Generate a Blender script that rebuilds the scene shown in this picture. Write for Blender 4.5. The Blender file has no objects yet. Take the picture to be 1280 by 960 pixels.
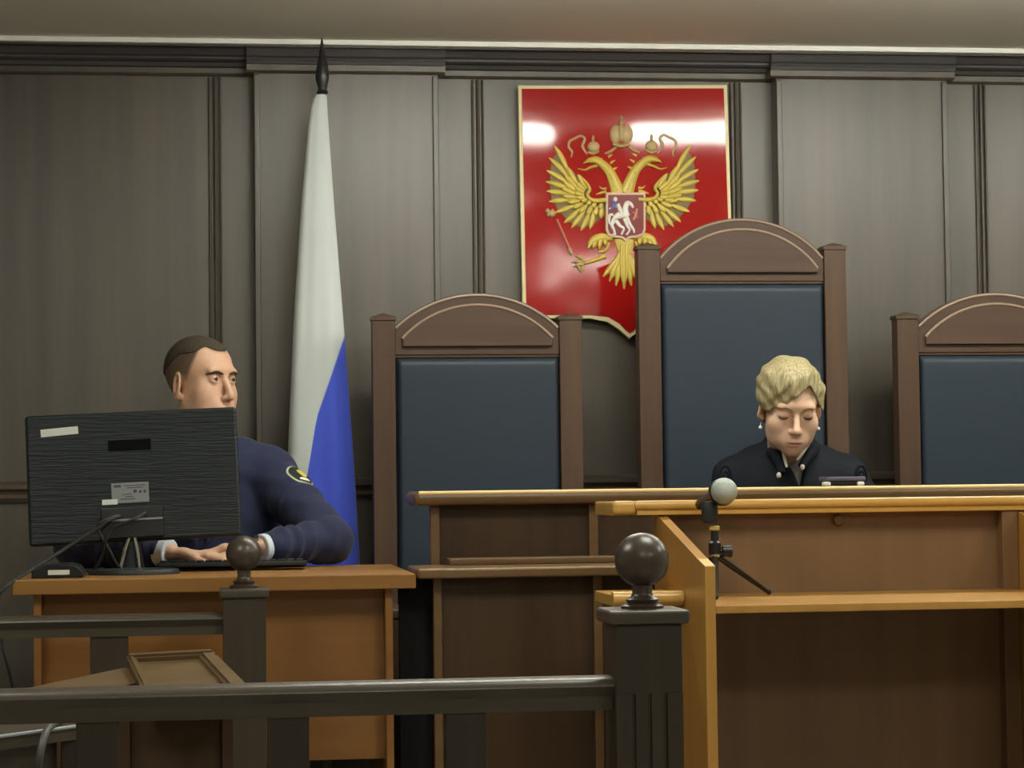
import bpy, bmesh, math, random
import numpy as np
from mathutils import Matrix, Vector
random.seed(7)
rng = np.random.RandomState(5)
scn = bpy.context.scene
COL = scn.collection
# ------------------------------------------------------------------ camera
F = 2900.0
YAW, PITCH, ROLL = math.radians(7.4), math.radians(2.6), math.radians(-0.7)
CAMZ = 1.10
_fw = Vector((math.sin(YAW)*math.cos(PITCH), math.cos(YAW)*math.cos(PITCH), math.sin(PITCH)))
_r0 = Vector((math.cos(YAW), -math.sin(YAW), 0)); _u0 = _r0.cross(_fw)
CR = _r0*math.cos(ROLL) + _u0*math.sin(ROLL); CU = _u0*math.cos(ROLL) - _r0*math.sin(ROLL)
cd = bpy.data.cameras.new('camera'); cam = bpy.data.objects.new('camera', cd); COL.objects.link(cam)
cd.sensor_width = 36; cd.lens = F/1280*36; cd.clip_start = 0.05
cam.matrix_world = Matrix(((CR.x, CU.x, -_fw.x, 0), (CR.y, CU.y, -_fw.y, 0), (CR.z, CU.z, -_fw.z, CAMZ), (0, 0, 0, 1)))
scn.camera = cam
# ------------------------------------------------------------------ view and world
scn.view_settings.view_transform = 'Standard'; scn.view_settings.look = 'None'
scn.view_settings.gamma = 1; scn.view_settings.use_curve_mapping = False
scn.view_settings.exposure = -0.12
scn.cycles.use_denoising = True
scn.cycles.max_bounces = 8
w = bpy.data.worlds.new('world'); scn.world = w; w.use_nodes = True
w.node_tree.nodes['Background'].inputs[0].default_value = (0.9, 0.95, 1, 1)
w.node_tree.nodes['Background'].inputs[1].default_value = 0.0
LAMP = 40.0           # strength of the long lamps near the wall
LAMP_ROOM = 18.0      # strength of the square lamps over the room
WALL_Y = 6.75


def P(px, py, Y):
    """point of the place at depth plane Y that the photo shows at px, py"""
    d = _fw*F + CR*(px-640) + CU*(480-py)
    t = Y/d.y
    return Vector((d.x*t, Y, CAMZ + d.z*t))


def X_(px, Y, py=600): return P(px, py, Y).x
def Z_(py, Y, px=640): return P(px, py, Y).z


# ------------------------------------------------------------------ materials
def lin(c):
    return tuple(((v/255)/12.92 if v/255 <= 0.04045 else ((v/255+0.055)/1.055)**2.4) for v in c[:3]) + (1.0,)


def newmat(name, rgb, rough=0.5, spec=0.5, metal=0.0, **kw):
    m = bpy.data.materials.new(name); m.use_nodes = True
    b = m.node_tree.nodes['Principled BSDF']
    b.inputs['Base Color'].default_value = lin(rgb); b.inputs['Roughness'].default_value = rough
    b.inputs['Specular IOR Level'].default_value = spec; b.inputs['Metallic'].default_value = metal
    for k, v in kw.items(): b.inputs[k].default_value = v
    return m


def nd(m, t, **kw):
    n = m.node_tree.nodes.new(t)
    for k, v in kw.items(): setattr(n, k, v)
    return n


def lk(m, a, b): m.node_tree.links.new(a, b)


def bump(m, height, strength=0.2, dist=0.002):
    b = nd(m, 'ShaderNodeBump'); b.inputs['Strength'].default_value = strength; b.inputs['Distance'].default_value = dist
    lk(m, height, b.inputs['Height']); lk(m, b.outputs[0], m.node_tree.nodes['Principled BSDF'].inputs['Normal'])


def noise(m, scale, stretch=(1, 1, 1), detail=4, coord='Object', rough=0.55):
    tc = nd(m, 'ShaderNodeTexCoord'); mp = nd(m, 'ShaderNodeMapping'); mp.inputs['Scale'].default_value = stretch
    n = nd(m, 'ShaderNodeTexNoise'); n.inputs['Scale'].default_value = scale; n.inputs['Detail'].default_value = detail
    n.inputs['Roughness'].default_value = rough
    lk(m, tc.outputs[coord], mp.inputs[0]); lk(m, mp.outputs[0], n.inputs['Vector'])
    return n


def ramp(m, fac, stops):
    r = nd(m, 'ShaderNodeValToRGB'); e = r.color_ramp.elements
    while len(e) < len(stops): e.new(0.5)
    for i, (p, c) in enumerate(stops): e[i].position = p; e[i].color = lin(c)
    lk(m, fac, r.inputs[0]); return r


def wood(name, c0, c1, grain='z', rough=0.35, spec=0.5, scale=14, coat=0.0):
    m = newmat(name, c0, rough, spec)
    st = {'z': (1, 1, .06), 'x': (.06, 1, 1), 'y': (1, .06, 1)}[grain]
    n = noise(m, scale*3, st, 6); n2 = noise(m, scale*.35, st, 2)
    mx = nd(m, 'ShaderNodeMath', operation='ADD'); h = nd(m, 'ShaderNodeMath', operation='MULTIPLY'); h.inputs[1].default_value = .5
    lk(m, n.outputs[0], mx.inputs[0]); lk(m, n2.outputs[0], mx.inputs[1]); lk(m, mx.outputs[0], h.inputs[0])
    r = ramp(m, h.outputs[0], [(.33, c0), (.66, c1)])
    b = m.node_tree.nodes['Principled BSDF']
    lk(m, r.outputs[0], b.inputs['Base Color'])
    b.inputs['Coat Weight'].default_value = coat; b.inputs['Coat Roughness'].default_value = .25
    bump(m, n.outputs[0], .12, .001)
    return m


def cloth(name, rgb, rough=.85, scale=700, spec=.25, sheen=.1):
    m = newmat(name, rgb, rough, spec)
    m.node_tree.nodes['Principled BSDF'].inputs['Sheen Weight'].default_value = sheen
    n = noise(m, scale, (1, 1, 1), 2); bump(m, n.outputs[0], .15, .001)
    return m


M = {}
M['wall'] = wood('walnut_panelling', (58, 49, 39), (91, 80, 66), 'z', .42, .95, 5)
M['wallx'] = wood('walnut_moulding', (70, 58, 47), (90, 77, 64), 'x', .36, .5, 6)
M['cornice'] = wood('dark_cornice', (58, 54, 56), (74, 69, 71), 'x', .4, .5, 6)
M['plaster'] = newmat('white_ceiling_paint', (236, 235, 228), .9, .2)
M['white_trim'] = newmat('white_trim_paint', (245, 244, 238), .5, .4)
M['side_wall'] = newmat('side_wall_paint', (228, 224, 212), .9, .2)
M['floor'] = wood('pale_floor', (142, 136, 124), (158, 152, 140), 'y', .4, .5, 6)
M['chair_wood'] = wood('chair_walnut', (66, 48, 36), (86, 65, 49), 'z', .42, .35, 9)
M['chair_woodx'] = wood('chair_walnut_across', (65, 48, 38), (83, 63, 50), 'x', .42, .35, 9)
M['leather'] = newmat('blue_black_leather', (35, 45, 56), .5, .35)
_n = noise(M['leather'], 260, (1, 1, 1), 3); bump(M['leather'], _n.outputs[0], .18, .001)
M['lit_edge'] = newmat('lit_edge_paint', (214, 180, 124), .4, .4)  # light on the edges put into a pale colour
M['bead'] = newmat('lit_bead_paint', (142, 120, 102), .4, .5)  # bead colour paled to paint the light the beads catch
M['bench'] = wood('bench_veneer', (58, 42, 26), (78, 57, 36), 'z', .48, .3, 8)
M['benchx'] = wood('bench_edge_wood', (96, 72, 44), (122, 93, 58), 'x', .33, .5, 8)
M['oak'] = wood('orange_veneer', (130, 86, 38), (152, 105, 52), 'x', .4, .5, 6)
M['oakz'] = wood('orange_veneer_upright', (142, 96, 44), (160, 114, 58), 'z', .4, .5, 7)
M['oak_edge'] = wood('honey_edge', (140, 97, 45), (158, 114, 58), 'x', .36, .5, 7)
M['lect'] = wood('lectern_pine', (154, 110, 48), (174, 130, 62), 'z', .35, .5, 7)
M['lectx'] = wood('lectern_nosing', (182, 138, 66), (200, 156, 80), 'x', .28, .55, 7)
M['lect_back'] = wood('lectern_back_panel', (106, 78, 50), (128, 97, 64), 'z', .45, .5, 5)
M['rail'] = wood('fence_dark_oak', (54, 47, 37), (74, 65, 52), 'x', .36, .55, 10)
M['railz'] = wood('fence_dark_oak_upright', (47, 40, 32), (64, 55, 43), 'z', .45, .35, 10)
M['ball'] = wood('turned_dark_oak', (52, 42, 34), (72, 60, 49), 'z', .33, .55, 12)
M['table'] = wood('reading_table_oak', (88, 70, 46), (112, 90, 60), 'x', .36, .5, 8)
M['plastic'] = newmat('black_plastic', (33, 38, 40), .5, .4)
M['plastic2'] = newmat('black_plastic_gloss', (22, 24, 26), .35, .5)
M['rubber'] = newmat('cable_rubber', (38, 38, 38), .6, .4)
M['grey_cable'] = newmat('grey_cable', (66, 64, 60), .55, .4)
M['sticker'] = newmat('white_sticker', (214, 216, 208), .6, .3)
M['plate'] = newmat('grey_rating_label', (132, 136, 138), .45, .4)
M['ink'] = newmat('label_ink', (70, 74, 78), .6, .3)
M['chrome'] = newmat('chrome', (190, 190, 188), .2, .5, 1.0)
M['navy'] = cloth('navy_uniform', (34, 39, 66), .8)
M['robe'] = cloth('black_robe', (22, 25, 33), .75, 500, .2, .0)
M['blouse'] = cloth('grey_blouse', (140, 136, 136), .8)
M['shirt'] = cloth('white_shirt', (206, 212, 224), .8)
M['white'] = newmat('white_piping', (225, 220, 205), .6, .3)
M['gold'] = newmat('gold_metal', (214, 186, 110), .3, .5, .6)
M['trousers'] = cloth('dark_trousers', (30, 33, 48), .85)
M['pearl'] = newmat('pearl', (226, 222, 214), .25, .5)
M['grey_fabric'] = cloth('grey_chair_fabric', (80, 82, 86), .9)
M['dark_brow'] = newmat('brow_hair', (66, 50, 38), .8, .2)
M['fair_brow'] = newmat('fair_brow_hair', (132, 104, 76), .8, .2)
M['lash'] = newmat('lash', (70, 50, 42), .7, .2)
M['red'] = newmat('glossy_red_enamel', (160, 24, 22), .075, .5)
_n = noise(M['red'], 4, (1, 1, 1), 1); bump(M['red'], _n.outputs[0], .1, .02)
M['gold_edge'] = newmat('pale_gold_edge', (226, 212, 158), .4, .5)
M['eagle'] = newmat('eagle_gold', (200, 176, 78), .34, .5)
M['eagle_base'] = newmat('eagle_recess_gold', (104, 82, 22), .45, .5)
M['eagle_pale'] = newmat('eagle_dull_gold', (182, 156, 108), .4, .5)
M['scut'] = newmat('escutcheon_red', (120, 28, 30), .3, .5)
M['scut_edge'] = newmat('escutcheon_edge', (206, 172, 140), .4, .5)
M['silver'] = newmat('horse_silver', (224, 220, 208), .4, .5)
M['blue_cloak'] = newmat('rider_cloak', (92, 100, 150), .5, .4)
M['rod'] = newmat('sceptre_rose', (190, 112, 92), .4, .5)
M['lamp_frame'] = newmat('lamp_frame_white', (220, 220, 216), .5, .4)
m = newmat('lamp_diffuser', (255, 255, 255), .5, .2)
m.node_tree.nodes['Principled BSDF'].inputs['Emission Color'].default_value = (.985, .985, .87, 1)
m.node_tree.nodes['Principled BSDF'].inputs['Emission Strength'].default_value = LAMP
M['lamp'] = m
m = m.copy(); m.name = 'square_lamp_diffuser'; m.node_tree.nodes['Principled BSDF'].inputs['Emission Strength'].default_value = LAMP_ROOM
M['lamp_room'] = m


# ------------------------------------------------------------------ builders
def box(bm, x0, x1, y0, y1, z0, z1, bev=.002, T=None, seg=2):
    vs = [bm.verts.new((x, y, z)) for x in (x0, x1) for y in (y0, y1) for z in (z0, z1)]
    q = [(0, 1, 3, 2), (4, 6, 7, 5), (0, 4, 5, 1), (2, 3, 7, 6), (0, 2, 6, 4), (1, 5, 7, 3)]
    fs = [bm.faces.new([vs[i] for i in f]) for f in q]
    out = vs
    if bev > 0:
        bev = min(bev, .45*min(abs(x1-x0), abs(y1-y0), abs(z1-z0)))
        es = list({e for f in fs for e in f.edges})
        r = bmesh.ops.bevel(bm, geom=es, offset=bev, segments=seg, affect='EDGES', profile=.5)
        out = list({v for f in r['faces'] for v in f.verts} | {v for f in fs if f.is_valid for v in f.verts})
    if T is not None: bmesh.ops.transform(bm, matrix=T, verts=[v for v in out if v.is_valid])
    return out


def prism(bm, pts, axis, a0, a1, bev=0, T=None):
    """outline pts extruded along axis: 'y' takes (x,z), 'x' takes (y,z), 'z' takes (x,y)"""
    mk = {'y': lambda p, a: (p[0], a, p[1]), 'x': lambda p, a: (a, p[0], p[1]), 'z': lambda p, a: (p[0], p[1], a)}[axis]
    A = [bm.verts.new(mk(p, a0)) for p in pts]; B = [bm.verts.new(mk(p, a1)) for p in pts]
    fs = [bm.faces.new(A), bm.faces.new(list(reversed(B)))]
    n = len(pts)
    for i in range(n): fs.append(bm.faces.new((A[i], B[i], B[(i+1) % n], A[(i+1) % n])))
    out = A+B
    if bev:
        es = [e for f in fs[:2] for e in f.edges]
        r = bmesh.ops.bevel(bm, geom=es, offset=bev, segments=2, affect='EDGES', profile=.5)
        out = list({v for f in r['faces'] for v in f.verts} | {v for f in fs if f.is_valid for v in f.verts})
    if T is not None: bmesh.ops.transform(bm, matrix=T, verts=[v for v in out if v.is_valid])


def smooth_path(pts, n=8):
    pts = [Vector(p) for p in pts]
    if len(pts) < 3: return pts
    out = []
    q = [pts[0]*2-pts[1]] + pts + [pts[-1]*2-pts[-2]]
    for i in range(1, len(q)-2):
        a, b, c, d = q[i-1:i+3]
        for k in range(n):
            t = k/n
            out.append(.5*((2*b)+(c-a)*t+(2*a-5*b+4*c-d)*t*t+(3*b-a-3*c+d)*t**3))
    out.append(pts[-1]); return out


def tube(bm, pts, r, seg=10, caps=True):
    pts = [Vector(p) for p in pts]
    n = len(pts); rad = r if isinstance(r, (list, tuple)) else [r]*n
    if len(rad) != n: rad = list(np.interp(np.linspace(0, 1, n), np.linspace(0, 1, len(rad)), rad))
    t0 = (pts[1]-pts[0]).normalized()
    nrm = t0.orthogonal().normalized(); rings = []
    for i, p in enumerate(pts):
        t = (pts[min(i+1, n-1)]-pts[max(i-1, 0)]).normalized()
        nrm = (nrm - t*nrm.dot(t)).normalized(); b = t.cross(nrm)
        rings.append([bm.verts.new(p + (nrm*math.cos(a)+b*math.sin(a))*rad[i]) for a in [2*math.pi*k/seg for k in range(seg)]])
    for i in range(n-1):
        for k in range(seg):
            bm.faces.new((rings[i][k], rings[i][(k+1) % seg], rings[i+1][(k+1) % seg], rings[i+1][k]))
    if caps:
        bm.faces.new(list(reversed(rings[0]))); bm.faces.new(rings[-1])


def lathe(bm, prof, c, seg=32, T=None):
    """prof: (radius, z) from bottom to top around c"""
    c = Vector(c); rings = []; out = []
    for r, z in prof:
        if r < 1e-5: v = [bm.verts.new(c+Vector((0, 0, z)))]
        else: v = [bm.verts.new(c+Vector((r*math.cos(2*math.pi*k/seg), r*math.sin(2*math.pi*k/seg), z))) for k in range(seg)]
        rings.append(v); out += v
    for a, b in zip(rings[:-1], rings[1:]):
        for k in range(seg):
            k2 = (k+1) % seg
            if len(a) == 1 and len(b) > 1: bm.faces.new((a[0], b[k2], b[k]))
            elif len(b) == 1 and len(a) > 1: bm.faces.new((a[k], a[k2], b[0]))
            elif len(a) > 1: bm.faces.new((a[k], a[k2], b[k2], b[k]))
    if len(rings[0]) > 1: bm.faces.new(list(reversed(rings[0])))
    if len(rings[-1]) > 1: bm.faces.new(rings[-1])
    if T is not None: bmesh.ops.transform(bm, matrix=T, verts=out)


def ball(bm, c, r, seg=24, scale=(1, 1, 1), R=None):
    T = Matrix.Translation(Vector(c))
    if R is not None: T = T @ R.to_4x4()
    T = T @ Matrix.Diagonal((r*scale[0], r*scale[1], r*scale[2], 1))
    bmesh.ops.create_uvsphere(bm, u_segments=seg, v_segments=seg//2, radius=1, matrix=T)


def wloc(o):
    v = Vector((0, 0, 0))
    while o is not None: v += o.location; o = o.parent
    return v


def props(o, label=None, cat=None, group=None, kind=None):
    for k, v in (('label', label), ('category', cat), ('group', group), ('kind', kind)):
        if v: o[k] = v
    return o


def build(name, bm, mat, parent=None, base=None, smooth=True, angle=35, label=None):
    """links bm (in room coordinates) as ONE mesh object; its origin is the parent's origin, or base when it has no parent"""
    off = wloc(parent) if parent is not None else Vector(base or (0, 0, 0))
    bmesh.ops.recalc_face_normals(bm, faces=bm.faces[:])
    bmesh.ops.translate(bm, vec=-off, verts=bm.verts[:])
    me = bpy.data.meshes.new(name); bm.to_mesh(me); bm.free()
    for mm in (mat if isinstance(mat, (list, tuple)) else [mat]): me.materials.append(mm)
    o = bpy.data.objects.new(name, me); COL.objects.link(o)
    if parent is not None: o.parent = parent
    else: o.location = off
    if smooth:
        me.shade_smooth(); me.set_sharp_from_angle(angle=math.radians(angle))
        wn_ = o.modifiers.new('weighted_normals', 'WEIGHTED_NORMAL'); wn_.keep_sharp = True; wn_.weight = 80
    if label: o['label'] = label
    return o


def raw_mesh(name, V, Fc, mat, parent=None, base=None, attrs=None, label=None):
    off = np.array(wloc(parent) if parent is not None else (base or (0, 0, 0)))
    me = bpy.data.meshes.new(name)
    V = np.asarray(V, np.float64)-off; Fc = np.asarray(Fc, np.int32)
    me.vertices.add(len(V)); me.vertices.foreach_set('co', V.astype(np.float32).ravel())
    k = Fc.shape[1]
    me.loops.add(Fc.size); me.loops.foreach_set('vertex_index', Fc.ravel())
    me.polygons.add(len(Fc)); me.polygons.foreach_set('loop_start', np.arange(0, Fc.size, k, dtype=np.int32))
    me.update(calc_edges=True); me.validate()
    for n, a in (attrs or {}).items():
        at = me.attributes.new(n, 'FLOAT', 'POINT'); at.data.foreach_set('value', np.asarray(a, np.float32))
    me.materials.append(mat); me.shade_smooth()
    o = bpy.data.objects.new(name, me); COL.objects.link(o)
    if parent is not None: o.parent = parent
    else: o.location = Vector(off)
    if label: o['label'] = label
    return o


def thing(name, loc, label, cat, group=None):
    o = bpy.data.objects.new(name, None); COL.objects.link(o); o.location = Vector(loc); o.empty_display_size = .1
    return props(o, label, cat, group)


def copy_thing(root, loc, label):
    r = root.copy(); COL.objects.link(r); r.location = Vector(loc); r['label'] = label
    for ch in list(root.children):
        c = ch.copy(); COL.objects.link(c); c.parent = r
        for g in list(ch.children):
            e = g.copy(); COL.objects.link(e); e.parent = c
    return r


NB = bmesh.new
# ================================================================== THE ROOM
XL, XR, YB = -3.2, 5.2, -3.0
CEIL = Z_(46, WALL_Y-.16, 300)
POD = .15
bm = NB(); box(bm, XL-.2, XR+.2, YB-.2, WALL_Y+.4, -.1, 0, 0)
props(build('floor', bm, M['floor']), kind='structure')
bm = NB(); box(bm, XL+.002, XR-.002, 5.14, WALL_Y-.002, 0.0005, POD, .004)
props(build('floor_platform', bm, M['floor']), 'raised brown platform under the desk and the bench', 'platform', kind='structure')
bm = NB(); box(bm, XL-.2, XR+.2, YB-.2, WALL_Y+.4, CEIL, CEIL+.1, 0)
props(build('ceiling', bm, M['plaster']), kind='structure')
for nm, a in (('wall_left', (XL-.15, XL, YB-.15, WALL_Y+.15)), ('wall_right', (XR, XR+.15, YB-.15, WALL_Y+.15)), ('wall_front', (XL, XR, YB-.15, YB))):
    bm = NB(); box(bm, *a, 0, CEIL, 0); props(build(nm, bm, M['side_wall']), kind='structure')
bm = NB(); box(bm, XL, XR, WALL_Y, WALL_Y+.15, 0, CEIL, 0)
props(build('wall_back', bm, M['wall']), kind='structure')

# two projecting bays of the panelling
PB = .06
ztop = Z_(99, WALL_Y, 500)
tn = [0]


def trim(bm, mat, label=None):
    tn[0] += 1
    return props(build('trim_%d' % tn[0], bm, mat, base=None), kind='structure')


BAYS = [(X_(318, WALL_Y-PB, 250), X_(549, WALL_Y-PB, 250)), (X_(972, WALL_Y-PB, 250), X_(1186, WALL_Y-PB, 250))]
for a, b in BAYS:
    bm = NB(); box(bm, a, b, WALL_Y-PB, WALL_Y-.001, 0, CEIL, .003); trim(bm, M['wall'])
    # raised edge strips of the bay
    bm = NB()
    for (s0, s1) in ((a, a+.017), (b-.017, b)):
        box(bm, s0, s1, WALL_Y-PB-.01, WALL_Y-PB+.005, 0, ztop-.002, .004)
    trim(bm, M['wall'])


def pair(px):
    """a double bead moulding that borders a recessed panel"""
    x = X_(px, WALL_Y, 250); bm = NB()
    for dx, ww, d in ((-.012, .009, .009), (.002, .013, .014), (.018, .008, .009)):
        prism(bm, [(x+dx, WALL_Y-.0005), (x+dx+ww*.2, WALL_Y-d), (x+dx+ww*.5, WALL_Y-d*1.2), (x+dx+ww*.8, WALL_Y-d), (x+dx+ww, WALL_Y-.0005)], 'z', 0, ztop-.001)
    trim(bm, M['wall'])


for px in (266, 595, 918, 1224): pair(px)
x = BAYS[0][0]-(X_(595, WALL_Y)-BAYS[0][1])
# chair rail along the wall
zr = Z_(615, WALL_Y, 15)
bm = NB()
prof = [(WALL_Y-.001, zr-.03), (WALL_Y-.012, zr-.03), (WALL_Y-.02, zr-.018), (WALL_Y-.012, zr-.008), (WALL_Y-.014, zr), (WALL_Y-.028, zr+.008), (WALL_Y-.028, zr+.02), (WALL_Y-.012, zr+.028), (WALL_Y-.001, zr+.03)]
edges = [XL, BAYS[0][0], BAYS[0][1], BAYS[1][0], BAYS[1][1], XR]
for a, b, o in ((edges[0], edges[1], 0), (edges[1]-.01, edges[2]+.01, PB), (edges[2], edges[3], 0), (edges[3]-.01, edges[4]+.01, PB), (edges[4], edges[5], 0)):
    prism(bm, [(y-o, z) for y, z in prof], 'x', a, b)
trim(bm, M['wallx'])
# skirting
bm = NB(); box(bm, XL, XR, WALL_Y-.03, WALL_Y-.001, POD, POD+.1, .004)
props(build('baseboard_back', bm, M['wallx']), kind='structure')
# frieze and dark stepped cornice
z0 = Z_(98, WALL_Y, 500); z1 = Z_(86, WALL_Y-.03, 500); z2 = Z_(74, WALL_Y-.06, 500)
cor = [(WALL_Y-.001, z1-.004), (WALL_Y-.035, z1), (WALL_Y-.04, z1+.012), (WALL_Y-.052, z1+.016), (WALL_Y-.058, z2-.012), (WALL_Y-.066, z2-.006),
       (WALL_Y-.066, z2), (WALL_Y-.074, z2+.004), (WALL_Y-.088, z2+.03), (WALL_Y-.112, z2+.055), (WALL_Y-.118, CEIL-.02), (WALL_Y-.118, CEIL-.0005), (WALL_Y-.001, CEIL-.0005)]
fri = [(WALL_Y-.001, z0), (WALL_Y-.014, z0), (WALL_Y-.02, z0+.006), (WALL_Y-.02, z1+.002), (WALL_Y-.001, z1+.002)]
bc = NB(); bf = NB()
for a, b, o in ((edges[0], edges[1], 0), (edges[1]-.02, edges[2]+.02, PB), (edges[2], edges[3], 0), (edges[3]-.02, edges[4]+.02, PB), (edges[4], edges[5], 0)):
    oo = o*.05
    prism(bc, [(y-o*max(.05, 1-i/10) if y < WALL_Y-.002 else y, z) for i, (y, z) in enumerate(cor)], 'x', a, b)
    prism(bf, [(y-o if y < WALL_Y-.002 else y, z) for y, z in fri], 'x', a, b)
trim(bc, M['cornice']); trim(bf, M['wall'])
# white strip where the ceiling meets the cornice
bm = NB(); box(bm, XL, XR, WALL_Y-.14, WALL_Y-.1185, CEIL-.0155, CEIL-.0005, .002)
trim(bm, M['white_trim'])

# ================================================================== CEILING LAMPS
def ceiling_lamp(x, y, hx, hy, drop, label, mat='lamp'):
    root = thing('ceiling_light', (x, y, CEIL), label, 'lamp', 'ceiling lights')
    bm = NB()
    for a in ((-hx, hx, -hy, -hy+.015), (-hx, hx, hy-.015, hy), (-hx, -hx+.015, -hy+.015, hy-.015), (hx-.015, hx, -hy+.015, hy-.015)):
        box(bm, x+a[0], x+a[1], y+a[2], y+a[3], CEIL-.022, CEIL-.0005, .003)
    build('lamp_frame', bm, M['lamp_frame'], root)
    bm = NB(); box(bm, x-hx+.016, x+hx-.016, y-hy+.016, y+hy-.016, CEIL-drop, CEIL-.002, .01)
    build('diffuser', bm, M[mat], root)


for x, l in ((.72, 'long ceiling light nearest the flag, close to the panelled wall'), (1.95, 'long ceiling light in front of the coat of arms'), (3.2, 'long ceiling light near the right end of the panelled wall')):
    ceiling_lamp(x, 5.36, .48, .085, .07, l)
for x, y, l in ((-.85, 3.35, 'square ceiling light above the left side of the public area'),
                (1.0, 3.35, 'square ceiling light above the centre of the public area'), (2.85, 3.35, 'square ceiling light above the right side of the public area'),
                (.4, .4, 'square ceiling light behind the viewer on the left'), (2.2, .4, 'square ceiling light behind the viewer on the right')):
    ceiling_lamp(x, y, .3, .3, .075, l, 'lamp_room')

# ================================================================== JUDGE BENCH
BY = 5.5                                    # plane of the bench front
bz1 = Z_(612, BY-.05, 700); bz0 = Z_(630, BY-.05, 700)
bxl = X_(517, BY-.05); bxr = 3.6
root = thing('judge_bench', (2.0, BY, POD), 'long dark wooden judge bench with a cap board, in front of the three high chairs', 'bench')
bm = NB(); box(bm, bxl, bxr, BY-.05, BY+.2, bz0, bz1, .015, seg=5)
cb_ = build('cap_board', bm, M['benchx'], root)
bm = NB(); tube(bm, [(bxl+.012, BY-.0435, bz1-.0058), (bxr-.012, BY-.0435, bz1-.0058)], .0062, 12); build('lit_edge_strip', bm, M['lit_edge'], cb_, label='painted highlight along the top edge')  # added strip, its pale colour paints the highlight along the cap
fx = X_(537, BY)
bm = NB(); box(bm, fx+.01, bxr-.03, BY+.012, BY+.03, POD, bz0, .001)
build('front_panel', bm, M['bench'], root)
xs = [fx, X_(735, BY), X_(735, BY)+.42]
while xs[-1] < bxr-.5: xs.append(xs[-1]+.42)
for x in xs:
    bm = NB(); box(bm, x, x+.023, BY-.004, BY+.03, POD, bz0, .004)
    build('stile', bm, M['benchx'], root)
bm = NB(); box(bm, fx+.002, fx+.02, BY+.031, BY+.33, POD, .88, .002); build('side_panel', bm, M['bench'], root)
bm = NB(); box(bm, fx+.002, bxr-.04, BY+.031, BY+.335, .86, .885, .003); build('desk_top', bm, M['benchx'], root)
# lower counter in front of it
CY = 5.22
cz1 = Z_(709, CY, 640); cz0 = Z_(722, CY, 640)
cxl = X_(522, CY, 710); cxr = cxl+.62
root = thing('clerk_counter', (.8, CY, POD), 'low dark wooden counter standing against the front of the bench, right of the desk', 'counter')
bm = NB(); box(bm, cxl, cxr, CY, BY-.006, cz0, cz1, .006, seg=3); build('counter_top', bm, M['benchx'], root)
cx0 = X_(540, CY+.05); cx1 = X_(740, CY+.05)
bm = NB(); box(bm, cx0+.008, cxr-.02, CY+.062, CY+.08, POD+.001, cz0, .001); build('front_panel', bm, M['bench'], root)
for x in (cx0, cx1):
    bm = NB(); box(bm, x, x+.02, CY+.05, CY+.08, POD+.001, cz0, .003); build('stile', bm, M['benchx'], root)
bm = NB(); box(bm, X_(560, BY-.09), cxr-.002, BY-.1, BY-.02, cz1+.0005, Z_(697, BY-.1, 650), .003); build('raised_ledge', bm, M['benchx'], root)
bm = NB(); box(bm, .424, cx0+.007, CY+.1, CY+.118, POD+.001, cz0-.002, .001); build('gap_shade_sheet', bm, newmat('gap_shade', (20, 18, 17), .7, .2), root)  # added dark sheet that paints the deep shade of the gap

# ================================================================== HIGH CHAIRS
CHY = 6.36


def arc(x0, x1, zs, za, n=24):
    """circular arc from (x0,zs) over apex za to (x1,zs)"""
    h = za-zs; c = (x1-x0)/2; R = (c*c+h*h)/(2*h); xm = (x0+x1)/2
    out = []
    for k in range(n+1):
        t = -1+2*k/n; a = math.asin(c/R)*t
        out.append((xm+R*math.sin(a), za-R+R*math.cos(a)))
    return out


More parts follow.
